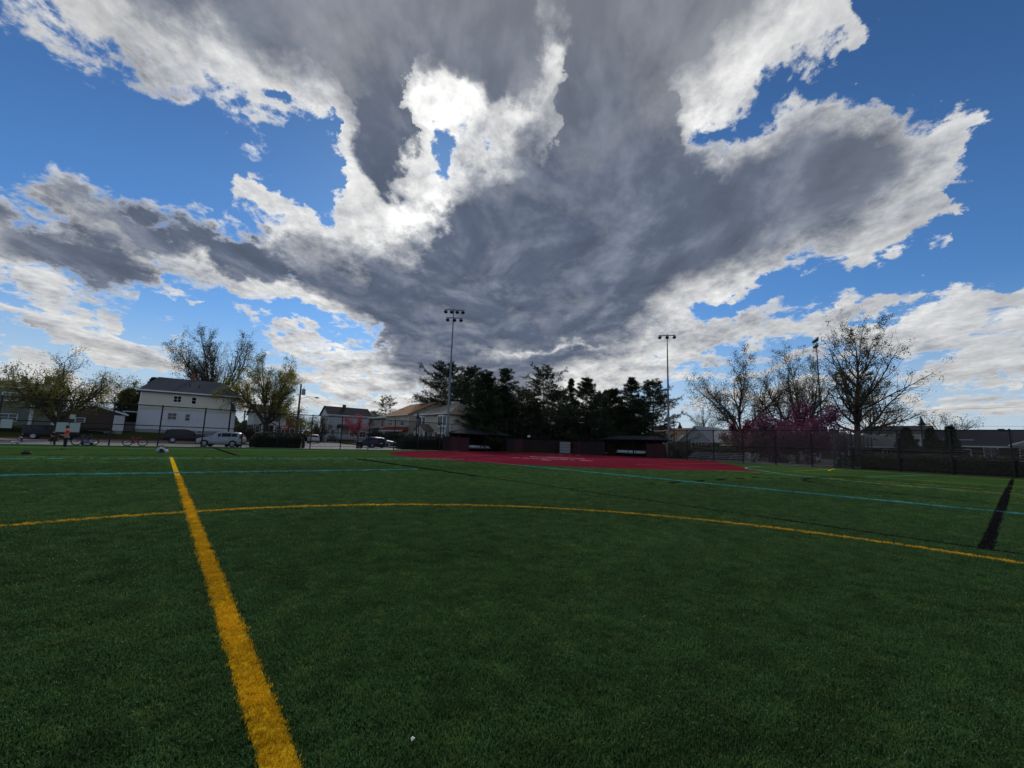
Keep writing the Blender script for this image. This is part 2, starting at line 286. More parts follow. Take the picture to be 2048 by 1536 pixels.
# ------------------------------------------------------------------ mesh builder
class MB:
    def __init__(s): s.v, s.f = [], []
    def add(s, vs, fs):
        o = len(s.v); s.v += [tuple(a) for a in vs]; s.f += [tuple(i + o for i in f) for f in fs]; return s
    def box(s, x0, y0, z0, x1, y1, z1):
        return s.add([(x0, y0, z0), (x1, y0, z0), (x1, y1, z0), (x0, y1, z0), (x0, y0, z1), (x1, y0, z1), (x1, y1, z1), (x0, y1, z1)],
                     [(0, 3, 2, 1), (4, 5, 6, 7), (0, 1, 5, 4), (1, 2, 6, 5), (2, 3, 7, 6), (3, 0, 4, 7)])
    def cbox(s, x, y, z, a, b, c): return s.box(x - a / 2, y - b / 2, z - c / 2, x + a / 2, y + b / 2, z + c / 2)
    def poly(s, pts): return s.add(pts, [tuple(range(len(pts)))])
    def tube(s, p0, p1, r0, r1=None, n=8, caps=True):
        r1 = r0 if r1 is None else r1
        p0, p1 = Vector(p0), Vector(p1); d = (p1 - p0).normalized()
        a = d.orthogonal().normalized(); b = d.cross(a)
        vs = [p0 + (a * math.cos(2 * math.pi * i / n) + b * math.sin(2 * math.pi * i / n)) * r0 for i in range(n)]
        vs += [p1 + (a * math.cos(2 * math.pi * i / n) + b * math.sin(2 * math.pi * i / n)) * r1 for i in range(n)]
        fs = [(i, (i + 1) % n, n + (i + 1) % n, n + i) for i in range(n)]
        if caps: fs += [tuple(range(n))[::-1], tuple(range(n, 2 * n))]
        return s.add(vs, fs)
    def path(s, pts, r, n=6):
        for a, b in zip(pts, pts[1:]): s.tube(a, b, r, r, n)
        return s
    def lathe(s, prof, n=12, c=(0, 0, 0), axis='z'):
        vs = []
        for (r, h) in prof:
            for i in range(n):
                a = 2 * math.pi * i / n; x, y = r * math.cos(a), r * math.sin(a)
                p = (x, y, h) if axis == 'z' else ((x, h, y) if axis == 'y' else (h, x, y))
                vs.append((p[0] + c[0], p[1] + c[1], p[2] + c[2]))
        fs = []
        for j in range(len(prof) - 1):
            for i in range(n): fs.append((j * n + i, j * n + (i + 1) % n, (j + 1) * n + (i + 1) % n, (j + 1) * n + i))
        fs += [tuple(range(n))[::-1], tuple(range((len(prof) - 1) * n, len(prof) * n))]
        return s.add(vs, fs)
    def prism(s, poly, axis, a, b):          # poly in the plane across axis
        n = len(poly)
        def P(p, h): return (h, p[0], p[1]) if axis == 'x' else ((p[0], h, p[1]) if axis == 'y' else (p[0], p[1], h))
        return s.add([P(p, a) for p in poly] + [P(p, b) for p in poly],
                     [tuple(range(n))[::-1], tuple(range(n, 2 * n))] + [(i, (i + 1) % n, n + (i + 1) % n, n + i) for i in range(n)])
    def build(s, name, m, parent=None, smooth=False):
        me = bpy.data.meshes.new(name); me.from_pydata(s.v, [], s.f); me.update()
        if smooth: me.polygons.foreach_set('use_smooth', [True] * len(me.polygons))
        return link_obj(name, me, m, parent)
def link_obj(name, me, m, parent=None):
    if isinstance(m, str): m = MATS[m]
    if m is not None and not me.materials: me.materials.append(m)
    o = bpy.data.objects.new(name, me); col.objects.link(o)
    if parent is not None: o.parent = parent
    return o
def npmesh(name, V, F, m, parent=None):      # V (n,3), F (k,q) arrays
    me = bpy.data.meshes.new(name); V = np.asarray(V, np.float32); F = np.asarray(F, np.int32)
    me.vertices.add(len(V)); me.vertices.foreach_set('co', V.ravel())
    k, q = F.shape
    me.loops.add(k * q); me.loops.foreach_set('vertex_index', F.ravel())
    me.polygons.add(k); me.polygons.foreach_set('loop_start', np.arange(0, k * q, q, dtype=np.int32))
    me.update(calc_edges=True); me.validate()
    return link_obj(name, me, m, parent)
def tag(o, label=None, cat=None, group=None, kind=None):
    if label: o['label'] = label
    if cat: o['category'] = cat
    if group: o['group'] = group
    if kind: o['kind'] = kind
    return o
def thing(name, label, cat, loc=(0, 0, 0), rz=0, group=None):
    o = bpy.data.objects.new(name, None); col.objects.link(o); o.location = loc; o.rotation_euler = (0, 0, R(rz)); o.empty_display_size = .2
    return tag(o, label, cat, group)
def struct(name, mb, m): return tag(mb.build(name, m), kind='structure')
def copy_tree(o, parent=None):
    c = o.copy(); col.objects.link(c)
    if parent is not None: c.parent = parent
    for ch in list(o.children): copy_tree(ch, c)
    return c
# ------------------------------------------------------------------ ground, field, roads
def rolls(t, P):                                        # turf comes in rolls 4.57 m wide, each a touch different
    n = t.nodes.new('ShaderNodeTexWhiteNoise'); n.noise_dimensions = '1D'; link(t, (xyz(t, P)[1] / 4.57)._m('FLOOR'), n.inputs['W'])
    return S(t, n.outputs['Value']) * .16 + .92
def turfmat(name, c1, c2, c3):
    m = bpy.data.materials.new(name); t, p = pr_node(m); MATS[name] = m
    g = t.nodes.new('ShaderNodeTexCoord'); P = S(t, g.outputs['Object'])
    fine = noise(t, P, 55, 3, .7); mid = noise(t, P, 7, 4, .6); big = noise(t, P, .35, 4, .6)
    c = mixc(t, fine.step(.35, .68), c1, c2)
    c = mixc(t, (mid.step(.45, .8)) * .5, c, c3)
    c = scalec(t, c, (big - .5) * .7 + 1.0)
    c = scalec(t, c, rolls(t, P))
    t.links.new(c.k, p.inputs['Base Color']); p.inputs['Roughness'].default_value = .9; p.inputs['Specular IOR Level'].default_value = 0.0
    b = t.nodes.new('ShaderNodeBump'); b.inputs['Strength'].default_value = .9; b.inputs['Distance'].default_value = .03
    hh = noise(t, P, 38, 5, .75); t.links.new(hh.k, b.inputs['Height']); t.links.new(b.outputs[0], p.inputs['Normal'])
    return m
turfmat('turf', (.022, .052, .016), (.066, .135, .038), (.12, .15, .03))
turfmat('turf_red', (.11, .012, .024), (.24, .024, .045), (.10, .022, .03))
turfmat('lawn', (.035, .05, .012), (.07, .085, .02), (.10, .09, .03))
turfmat('line_yellow', (.60, .36, .012), (.80, .50, .02), (.7, .42, .02))
turfmat('line_cyan', (.09, .40, .42), (.13, .52, .55), (.11, .45, .45))
turfmat('line_lime', (.30, .42, .04), (.42, .55, .06), (.35, .48, .05))
turfmat('line_black', (.005, .006, .007), (.012, .013, .016), (.01, .01, .013))
turfmat('line_orange', (.75, .16, .02), (.85, .22, .03), (.8, .2, .03))
turfmat('line_white', (.45, .3, .33), (.62, .45, .48), (.5, .36, .4))
turfmat('line_mauve', (.5, .08, .25), (.65, .14, .36), (.55, .1, .3))
mat('asphalt', (.18, .175, .175), .9, .2, .8, bump=.4, bscale=40); mat('asphalt_light', (.25, .24, .24), .9, .2, .8, bump=.4, bscale=40)
FY, FX = 52.5, 52.5                                    # fence lines
def sheet(name, m, pts, z): return struct(name, MB().poly([(x, y, z) for x, y in pts]), m)
sheet('ground', 'lawn', [(-2500, -2500), (2500, -2500), (2500, 2500), (-2500, 2500)], -.06)
gr = MB()
gx = np.linspace(-75, 53.4, 30); gy = np.linspace(-60, 52.9, 30)
struct('turf_field', MB().add([(-75, -60, 0), (53.4, -60, 0), (53.4, 52.9, 0), (-75, 52.9, 0)], [(0, 1, 2, 3)]), 'turf')
# red infield: a disc of red turf cut straight by the backstop
pts = []
for i in range(120):
    a = 2 * math.pi * i / 120; x, y = 36.0 + 19.9 * math.cos(a), 33.0 + 19.6 * math.sin(a)
    if x > 37: y = max(y, 14.4 + (x - 37) * .7)
    pts.append((min(x, 53.2), min(y, 52.6)))
sheet('infield', 'turf_red', pts, .004)
def strip(name, m, a, b, w, z):
    a, b = Vector((*a, 0)), Vector((*b, 0)); d = (b - a).normalized(); n = Vector((-d.y, d.x, 0)) * (w / 2)
    return sheet(name, m, [(a - n).to_2d(), (b - n).to_2d(), (b + n).to_2d(), (a + n).to_2d()], z)
def ring(name, m, c, r, w, z, a0=0, a1=360, n=160, ry=None):
    mb = MB(); ry = ry or r; vs, fs = [], []
    for i in range(n + 1):
        a = R(a0 + (a1 - a0) * i / n)
        for rr in (-w / 2, w / 2): vs.append((c[0] + (r + rr) * math.cos(a), c[1] + (ry + rr) * math.sin(a), z))
    for i in range(n): fs.append((2 * i, 2 * i + 1, 2 * i + 3, 2 * i + 2))
    return struct(name, mb.add(vs, fs), m)
def curve_strip(name, m, pts, w, z):
    P = [Vector((*p, 0)) for p in pts]; Q = []
    for i in range(len(P) - 1):                        # Catmull-Rom
        p0, p1, p2, p3 = P[max(i - 1, 0)], P[i], P[i + 1], P[min(i + 2, len(P) - 1)]
        for k in range(8):
            t = k / 8; Q.append(.5 * ((2 * p1) + (p2 - p0) * t + (2 * p0 - 5 * p1 + 4 * p2 - p3) * t * t + (3 * p1 - p0 - 3 * p2 + p3) * t ** 3))
    Q.append(P[-1]); vs, fs = [], []
    for i, q in enumerate(Q):
        d = (Q[min(i + 1, len(Q) - 1)] - Q[max(i - 1, 0)]).normalized(); n = Vector((-d.y, d.x, 0)) * (w / 2)
        vs += [(q.x - n.x, q.y - n.y, z), (q.x + n.x, q.y + n.y, z)]
    for i in range(len(Q) - 1): fs.append((2 * i, 2 * i + 2, 2 * i + 3, 2 * i + 1))
    return struct(name, MB().add(vs, fs), m)
HX, CC, CR = .575, (.47, .75), 9.15                      # halfway line, centre circle
strip('halfway_line', 'line_yellow', (HX, -50), (HX, 31), .15, .012)
ring('centre_circle_line', 'line_yellow', CC, CR, .125, .008)
strip('touch_line', 'line_lime', (-70, 31), (19, 31), .14, .008)
strip('side_line', 'line_cyan', (-70, 29.2), (19, 29.2), .14, .008)
strip('restraining_line', 'line_cyan', (-70, 19.6), (9.8, 19.2), .16, .008)
strip('far_line', 'line_cyan', (-70, 46), (19, 46.3), .2, .008); strip('far_line', 'line_lime', (-70, 44.8), (17, 45.1), .14, .008)
strip('black_line', 'line_black', (10.5, -40), (10.5, 31), .15, .016)
strip('black_line', 'line_black', (4.05, 32.5), (4.05, 50.2), .22, .016)
strip('broad_black_line', 'line_black', (10.5, .66), (51.2, 1.35), .17, .016)
strip('cyan_line', 'line_cyan', (18.2, -40), (18.2, 21.2), .11, .02); strip('mauve_line', 'line_mauve', (18.3, 21.2), (19.0, 28.5), .11, .02)
for x0, x1 in ((10.7, 11.5), (12.7, 13.5), (14.7, 15.5), (16.7, 17.5), (18.8, 19.6), (20.9, 21.7), (23, 23.8), (25, 25.7)):
    strip('hash_mark', 'line_black', (x0, 9.85), (x1, 9.85), .12, .012)
strip('box_line', 'line_yellow', (30.8, -20), (30.8, 13.9), .12, .024); strip('box_line', 'line_orange', (30.8, 13.9), (30.9, 21.3), .12, .012)
strip('box_line', 'line_orange', (30.9, 21.3), (47.5, 21.3), .12, .016); strip('goal_line', 'line_yellow', (47.5, -20), (47.5, 17), .12, .028)
ring('box_arc', 'line_yellow', (36.5, .85), 9.15, .12, .02, 128, 232, 60)
curve_strip('cyan_arc', 'line_cyan', [(43, 16.3), (39.5, 15.9), (36.4, 14.8), (34.4, 13), (31.9, 10.8), (30, 8.3), (28.6, 5), (28.1, 1), (28.6, -3.5), (30, -7)], .14, .032)
curve_strip('black_arc', 'line_black', [(36, 7.4), (32, 8.1), (29.8, 8.3), (28, 8.2), (26, 7.7), (24.2, 6.5), (22.7, 4.9), (21.7, 2.6), (21.5, 0), (22.2, -3)], .14, .036)
strip('cyan_line', 'line_cyan', (36, 7.2), (48, 5.5), .1, .012); strip('cyan_line', 'line_cyan', (42, 16), (51.5, 8), .1, .012); strip('lime_line', 'line_lime', (38, 12), (51.8, 12), .1, .012); strip('lime_line', 'line_yellow', (43.5, 11.2), (50.5, 12.5), .14, .016)
strip('lime_line', 'line_lime', (35.6, 12), (35.6, -15), .1, .04)
# white lettering and crest on the red turf, worn and seen edge on
E1, E2 = Vector((.61, -.79)), Vector((.79, .61)); A0 = Vector((26.6, 32.4))
def on(a, b): q = A0 + E1 * a + E2 * b; return (q.x, q.y)
mb = MB()
def stroke(a0, b0, a1, b1, w=.2):
    p, q = Vector(on(a0, b0)), Vector(on(a1, b1)); d = (q - p).normalized(); n = Vector((-d.y, d.x)) * (w / 2)
    z = .008 + len(mb.f) * .0004
    mb.add([(*(p - n), z), (*(q - n), z), (*(q + n), z), (*(p + n), z)], [(0, 1, 2, 3)])
for i, w_ in enumerate((.75, .75, .75, .8, .85, .75, .45, 1.25)):          # eight worn marks in a row, too oblique to read
    stroke(i * .93, .35, i * .93 + w_, .35, .42)
    if i % 2: stroke(i * .93 + .1, .95, i * .93 + w_ * .6, .95, .2)
for i in range(24):
    a, b = R(i * 15), R(i * 15 + 15)
    stroke(3.8 + 2.9 * math.cos(a), 5.2 + 1.5 * math.sin(a), 3.8 + 2.9 * math.cos(b), 5.2 + 1.5 * math.sin(b), .26)
stroke(2.7, 5.3, 4.9, 5.3, .5); stroke(3.3, -2.6, 4.2, -2.6, .5)
for a in (.8, 2.2, 3.5, 4.6): stroke(a, 19.5, a + .7, 19.5, .7)
struct('infield_lettering', mb, 'line_white')
strip('base_line', 'line_orange', (20, 33.5), (46, 47), .1, .028); strip('base_line', 'line_mauve', (21, 29.5), (52.5, 29.5), .1, .032); strip('base_line', 'line_orange', (34, 49.5), (52.6, 30.5), .1, .036)
# concrete edge under the fence, street, far kerb, cross street
strip('fence_footing', 'concrete', (-70, 53.2), (34, 53.2), .62, .01)
strip('fence_footing', 'concrete', (53.75, -60), (53.75, 33), .62, .01)
sheet('street', 'asphalt_light', [(-120, 53.4), (27.2, 53.4), (28.4, 60), (28.8, 78), (-120, 78)], -.02)
sheet('cross_street', 'asphalt', [(17.6, 77.9), (28.8, 77.9), (30, 91.5), (35, 115), (47, 200), (33, 200), (22, 130), (19, 90)], -.024)
struct('far_kerb', MB().box(-120, 78, -.05, 17.4, 78.25, .13), 'kerb_red')
struct('corner_kerb', MB().box(12.4, 72, -.05, 17.4, 72.2, .1), 'yellow_paint')
struct('corner_island', MB().box(6, 72.2, -.05, 17.4, 78, .1), 'concrete')
struct('side_kerb', MB().prism([(17.4, 78.25), (17.65, 78.25), (19.2, 92), (22.2, 130), (22, 130), (18.9, 92)], 'z', -.05, .12), 'concrete')
struct('street_lawn', MB().prism([(78.25, -.05), (78.25, .12), (79.2, .5), (80.4, 1.15), (84, 1.3), (140, 1.3), (140, -.05)], 'x', -120, 17.0), 'lawn')
struct('corner_lawn', MB().prism([(28.9, 60.5), (34, 60.5), (90, 60.5), (90, 120), (36.5, 118), (30.4, 92), (29.1, 78)], 'z', -.05, .14), 'lawn')
struct('side_path', MB().prism([(29.2, 66), (30.2, 66), (31.6, 92), (30.7, 92)], 'z', .1, .155), 'concrete')
sheet('car_park', 'asphalt_light', [(58, -60), (70, -60), (70, 27.5), (58, 27.5)], -.03)
struct('car_park_kerb', MB().box(57.7, -60, -.05, 57.95, 27.5, .1), 'concrete')
sheet('mulch_bed', mat('mulch', (.05, .035, .025), 1, .4, 6, bump=.5), [(53.9, -60), (57.6, -60), (57.6, 21), (53.9, 21)], -.01)
# ------------------------------------------------------------------ chain link fences
def chain_fence(name, label, a, b, H, step, first=0.0, rails=(.08, .5, 1.0), pr=.06, gap=.075, group='chain link fences round the field'):
    a, b = Vector((*a, 0)), Vector((*b, 0)); L = (b - a).length; d = (b - a) / L
    rz = math.degrees(math.atan2(d.y, d.x)); t = thing(name, label, 'fence', a, rz, group)
    x = first; post = None
    while x <= L + .01:
        if post is None:
            mb = MB().tube((0, 0, -.1), (0, 0, H), pr, pr, 8); mb.lathe([(pr * 1.25, H), (pr * 1.1, H + .06), (.01, H + .1)], 8)
            post = mb.build('post', 'black_steel', t); o = post
        else: o = post.copy(); col.objects.link(o)
        o.location = (x, 0, 0); x += step
    for k in rails:
        MB().tube((0, .0, H * k if k < 1 else H - .02), (L, .0, H * k if k < 1 else H - .02), .042 if k > .3 else .022, None, 6).build('rail', 'black_steel', t)
    # woven wire: two sets of slanting strands
    V, F = [], []; w = .0026; n = int((L + H) / gap)
    for sgn in (1, -1):
        for i in range(n):
            s0 = i * gap - (H if sgn > 0 else 0)
            p = [(s0, .0), (s0 + H, H)] if sgn > 0 else [(s0 + H - H, H), (s0 + H, 0)]
            (x0, z0), (x1, z1) = p
            if x1 <= 0 or x0 >= L: continue
            if x0 < 0: z0 += (0 - x0) * (z1 - z0) / (x1 - x0); x0 = 0
            if x1 > L: z1 -= (x1 - L) * (z1 - z0) / (x1 - x0) if x1 != x0 else 0; x1 = L
            y = .035 + .004 * sgn; o = len(V)
            for (xx, zz) in ((x0, z0), (x1, z1)):
                V += [(xx - w, y, zz + w * sgn), (xx + w, y, zz - w * sgn), (xx, y + 2 * w, zz)]
            F += [(o, o + 1, o + 4, o + 3), (o + 1, o + 2, o + 5, o + 4), (o + 2, o, o + 3, o + 5)]
    npmesh('chain_link', V, F, 'black_steel', t)
    return t
chain_fence('chain_link_fence', 'tall black chain link fence between the turf and the street', (-13.9, FY), (30.4, FY), 3.82, 3.36, .3)
chain_fence('chain_link_fence', 'tall black chain link fence along the car park hedge at right', (FX, -6), (FX, 31.0), 3.8, 3.4, .45)
chain_fence('chain_link_fence', 'black chain link side fence running back behind the hedge at right', (53, 13.2), (78, 14.2), 3.7, 2.6, .6, gap=.2)
chain_fence('chain_link_fence', 'low black fence beside the sidewalk by the car park', (58.2, -10), (58.2, 9.5), 2.2, 2.4, .2, pr=.035)
# ------------------------------------------------------------------ backstop wall: dark padded boards on posts, round the corner behind home plate
W = thing('backstop_wall', 'dark maroon padded backstop wall round the corner behind home plate', 'wall', (0, 0, 0))
path = [(31, 53.3), (33.7, 53.3), (42.6, 53.4), (47.5, 53.2), (50.6, 51.6), (53, 49), (54.6, 46.2), (55.4, 43.9), (55.4, 35), (54.8, 33), (53.4, 31.6)]
for (a, b) in zip(path, path[1:]):
    a, b = Vector(a), Vector(b); L = (b - a).length
    if (a - Vector((33.7, 53.3))).length < .1 or (a - Vector((55.4, 43.9))).length < .1: continue      # dugout mouths
    n = max(1, round(L / 1.6)); d = (b - a) / L; nn = Vector((-d.y, d.x)) * .06
    for i in range(n):
        p, q = a + d * (L * i / n + .02), a + d * (L * (i + 1) / n - .02)
        mb = MB().prism([tuple(p - nn), tuple(q - nn), tuple(q + nn), tuple(p + nn)], 'z', .02, 2.0)
        mb.build('panel', 'maroon_dark' if (i + int(L * 3)) % 3 else 'maroon', W)
        MB().tube((*p, 0), (*p, 5.2 if b.x > 42.5 and b.y > 43 else 3.8), .05, None, 6).build('post', 'black_steel', W)
    h = 5.2 if b.x > 42.5 and b.y > 43 else 3.8
    MB().tube((*a, h), (*b, h), .035, None, 6).build('rail', 'black_steel', W); MB().tube((*a, 2.08), (*b, 2.08), .03, None, 6).build('rail', 'black_steel', W)
V, F = [], []
for (a, b) in zip(path[3:], path[4:8]):               # net of the backstop
    a, b = Vector(a), Vector(b); L = (b - a).length; d = (b - a) / L; h0, h1 = 2.05, 5.2
    k = int(L / .09)
    for i in range(k):
        for (s0, s1) in ((i, i + 6), (i + 6, i)):
            s0, s1 = min(s0, k), min(s1, k); p, q = a + d * (s0 * L / k), a + d * (s1 * L / k); o = len(V)
            V += [(p.x, p.y, h0), (p.x + .006, p.y + .006, h0), (q.x + .006, q.y + .006, h1), (q.x, q.y, h1)]; F.append((o, o + 1, o + 2, o + 3))
npmesh('net', V, F, 'black_steel', W)
b = thing('equipment_box', 'grey slatted box against the backstop behind home plate', 'box', (51.35, 48.9, 0), -45)
for i in range(4): MB().box(-.85, -.3, .05 + .46 * i, .85, .3, .05 + .46 * i + .43).build('slat', 'grey_box', b)
MB().box(-.88, -.28, .02, .88, .28, 1.86).build('body', 'lens_dark', b)
s = MB().box(46.75, 53.02, 2.42, 47.35, 53.06, 2.74).build('notice', 'sign_white'); tag(s, 'small blank white notice high on the backstop rail', 'sign')
# ------------------------------------------------------------------ dugouts
def dugout(label, loc, rz, L, slope_left, bench):
    t = thing('dugout', label, 'dugout', loc, rz, 'team dugouts')      # local x along the field, y away from it
    D, h = 2.8, 2.55
    MB().box(0, D - .15, 0, L, D, h).build('back_wall', 'maroon_dark', t)
    for i in range(6):
        MB().box(.0, .02 + i * .46, .02, .14, .02 + i * .46 + .44, 2.0 if i else 1.95).build('side_board', 'maroon', t)
        MB().box(L - .14, .02 + i * .46, .02, L, .02 + i * .46 + .44, 2.0).build('side_board', 'maroon', t)
    w = 1.75
    if slope_left: MB().box(0.14, -.04, .02, w, .06, 1.95).build('front_panel', 'maroon', t)
    else: MB().box(L - w, -.04, .02, L - .14, .06, 1.95).build('front_panel', 'maroon', t)
    for x in (.08, w if slope_left else L - w, L * .55, L - .08): MB().box(x - .06, -.06, 0, x + .06, .06, h).build('post', 'black_steel', t)
    r = MB()
    lo, hi = h + .05, h + .62
    y0, y1 = -.5, D + .4; ym = D * .5
    xs = (-.6, .9, L - .9, L + .6)
    r.add([(xs[0], y0, lo), (xs[3], y0, lo), (xs[3], y1, lo), (xs[0], y1, lo), (xs[1], ym, hi), (xs[2], ym, hi),
           (xs[0], y0, lo - .12), (xs[3], y0, lo - .12), (xs[3], y1, lo - .12), (xs[0], y1, lo - .12)],
          [(0, 1, 5, 4), (1, 2, 5), (2, 3, 4, 5), (3, 0, 4), (6, 7, 1, 0), (7, 8, 2, 1), (8, 9, 3, 2), (9, 6, 0, 3), (9, 8, 7, 6)])
    r.build('roof', 'roof_dark', t)
    MB().tube((0, -.02, 1.05), (L, -.02, 1.05), .03, None, 6).build('rail', 'black_steel', t)
    bt = thing('dugout_bench', bench, 'bench', loc, rz, 'dugout benches')
    x = w + .25 if slope_left else .45; cuts = (1.25, 1.2, .5, 1.7) if slope_left else (2.1, 1.25, 1.7)
    for c in cuts:
        MB().box(x, 1.5, .42, x + c, 1.85, .46).build('seat', 'bench_white', bt); MB().box(x, 1.88, .52, x + c, 1.92, .84).build('backrest', 'bench_white', bt)
        MB().box(x + .1, 1.55, 0, x + .16, 1.95, .42).build('leg', 'black_steel', bt); MB().box(x + c - .16, 1.55, 0, x + c - .1, 1.95, .42).build('leg', 'black_steel', bt)
        x += c + .12
dugout('maroon dugout with dark hipped roof beside the long hedge', (33.8, 53.5, 0), 0, 8.6, True, 'white slatted bench inside the dugout left of home plate')
dugout('maroon dugout with dark hipped roof beside the tall floodlight pole', (55.7, 43.7, 0), -90, 8.9, False, 'white slatted bench inside the dugout right of home plate')
# ------------------------------------------------------------------ floodlight poles
def floodlight(t, x, z, yaw, tilt=38):
    f = MB(); prof = [(.05, -.28), (.15, -.24), (.23, -.08), (.285, .14), (.29, .18)]
    f.lathe(prof, 14)
    o = f.build('floodlight', 'lamp_shell', t, True); o.location = (x, -.1, z); o.rotation_euler = (R(180 - 0) - R(tilt), 0, R(yaw))
    l = MB().lathe([(.27, .18), (.22, .25), (.02, .28)], 14).build('lens', 'lens_dark', o, True)
    MB().box(-.03, -.03, -.5, .03, .03, -.24).build('bracket', 'black_steel', o)
    return o
def light_pole(label, X, Y, H, rz, rows, z0=0):
    t = thing('floodlight_pole', label, 'light pole', (X, Y, z0), rz, 'sports floodlight poles')
    MB().lathe([(.22, 0), (.22, 3.6), (.18, 3.7), (.15, H * .45), (.11, H * .75), (.075, H)], 12).build('pole', 'galv', t, True)
    MB().lathe([(.32, 0), (.32, .12), (.24, .14)], 12).build('base_plate', 'concrete', t)
    for (dz, xs, yaws) in rows:
        MB().box(min(xs) - .25, -.07, H - dz - .06, max(xs) + .25, .07, H - dz + .06).build('crossarm', 'galv', t)
        for x, ya in zip(xs, yaws): floodlight(t, x, H - dz - .3, ya)
    return t
light_pole('tallest grey floodlight pole with seven lamps beside the dark pines', 32.3, 54.4, 21.4, -38, [(.25, (-1.15, -.28, .55, 1.4), (-12, -4, 6, 14)), (1.5, (-.8, .2, 1.15), (-14, 4, 40))])
light_pole('grey floodlight pole with three lamps beside the dugout at right', 61.8, 36.5, 19.8, -52, [(.25, (-1.1, .0, 1.05), (-55, -18, 22))])
light_pole('grey floodlight pole seen from the side behind the mauve tree', 84, 22.1, 20.8, -150, [(.2, (-.9, 0, .9), (-25, 0, 25)), (1.2, (-.5, .5), (-15, 15))])
light_pole('thin grey floodlight pole beside the farthest tall tree at right', 105, 19.2, 17.5, -150, [(.2, (-.9, 0, .9), (-25, 0, 25)), (1.2, (-.5, .5), (-15, 15))])
# ------------------------------------------------------------------ park lamp posts with hanging bell lanterns
def lamp_post(label, X, Y, H, rz):
    t = thing('lamp_post', label, 'lamp post', (X, Y, 0), rz, 'black park lamp posts')
    MB().lathe([(.17, 0), (.17, .5), (.11, .62), (.085, .9), (.065, H - .2), (.075, H - .15), (.05, H), (.09, H + .06), (.02, H + .22)], 10).build('post', 'black_steel', t, True)
    MB().path([(0, 0, H - .12), (.35, 0, H + .02), (.75, 0, H + .02), (.82, 0, H - .1)], .035).tube((0, 0, H - .55), (.5, 0, H), .025).build('arm', 'black_steel', t)
    MB().lathe([(.03, -.05), (.1, -.12), (.12, -.3), (.2, -.52), (.34, -.72), (.36, -.78), (.3, -.8)], 12, (.82, 0, H)).build('lantern', 'black_steel', t, True)
    MB().lathe([(.27, -.8), (.2, -.88), (.03, -.93)], 12, (.82, 0, H)).build('globe', 'lamp_shell', t, True)
lamp_post('black lamp post in front of the white clapboard house', 5.55, 54.9, 4.6, -84)
lamp_post('black lamp post in front of the cream stucco house', 30.2, 60, 5.4, -110)
lamp_post('black lamp post with bell lantern beside the second floodlight pole', 58, 33.4, 5.2, -70)
lamp_post('black lamp post between the bleachers and the maroon trees', 60, 23.4, 5.6, 205)
lamp_post('black lamp post standing above the hedge at far right', 62, 7.5, 5.5, 190)
# ------------------------------------------------------------------ bleachers
t = thing('bleachers', 'low aluminium bleachers behind the fence at right', 'bleachers', (54.2, 29.6, 0), -90)
for i in range(4):
    y, z = .3 + i * .62, .22 + i * .2
    MB().box(0, y, z + .18, 8.2, y + .26, z + .23).build('seat_plank', 'aluminium', t); MB().box(0, y - .3, z - .06, 8.2, y - .04, z - .02).build('foot_plank', 'aluminium', t)
for x in (.4, 2.9, 5.4, 7.8):
    MB().tube((x, -.1, .02), (x, 2.6, .02), .03).tube((x, -.1, .05), (x, 2.4, 1.0), .03).tube((x, 2.4, 0), (x, 2.4, 1.0), .03).tube((x, 1.2, 0), (x, 1.2, .55), .03).build('frame', 'aluminium', t)
# ------------------------------------------------------------------ utility pole and wires
t = thing('utility_pole', 'wooden utility pole with transformer and curved street lamp arm', 'utility pole', (15.6, 70, 0))
MB().tube((0, 0, 0), (0, 0, 9.2), .17, .12, 10).build('pole', 'wood_pole', t)
tr = MB().lathe([(.02, 7.55), (.27, 7.6), (.27, 8.4), (.2, 8.5), (.03, 8.53)], 12, (.42, -.1, 0)).build('transformer', 'transformer', t, True)
MB().tube((.42, -.1, 8.5), (.42, -.1, 8.85), .035).build('bushing', 'transformer', tr)
a = MB().path([(0, 0, 6.95), (.7, 0, 7.25), (1.5, 0, 7.4), (2.2, 0, 7.38)], .03).build('lamp_arm', 'galv', t)
MB().lathe([(.03, 0), (.1, .1), (.13, .35), (.1, .6), (.02, .68)], 10, (2.1, 0, 7.33), 'x').build('lamp_head', 'lamp_shell', a, True)
MB().box(-.1, -.3, 4.7, .1, -.1, 5.1).build('junction_box', 'black_steel', t)
def wire(label, a, b, sag, r=.012, grp='overhead wires'):
    a, b = Vector(a), Vector(b); n = 14; pts = []
    for i in range(n + 1):
        k = i / n; p = a.lerp(b, k); p.z -= sag * 4 * k * (1 - k); pts.append(tuple(p))
    o = MB().path(pts, r, 4).build('overhead_wire', 'cable'); tag(o, label, 'wire', grp); return o
wire('upper wire from utility pole down to the white gabled house', (15.6, 70, 7.9), (40, 118, 8.2), .8, .015)
wire('lower wire from utility pole sagging towards the white gabled house', (15.6, 70, 6.6), (34, 116, 6.6), .9, .015)
wire('lowest wire from utility pole into the trees behind', (15.6, 70, 5.6), (26, 110, 4.2), .6, .015)
wire('upper wire crossing the sky above the brick ranch house', (95, -30, 10.4), (95, 32, 9.3), .9, .018)
wire('lower wire just above the ranch house roof ridge', (86, -30, 6.2), (86, 12, 5.9), .3, .018)
wire('wire crossing behind the lamp post beside second floodlight pole', (110, 40, 9.2), (100, 80, 8.4), .3, .018)
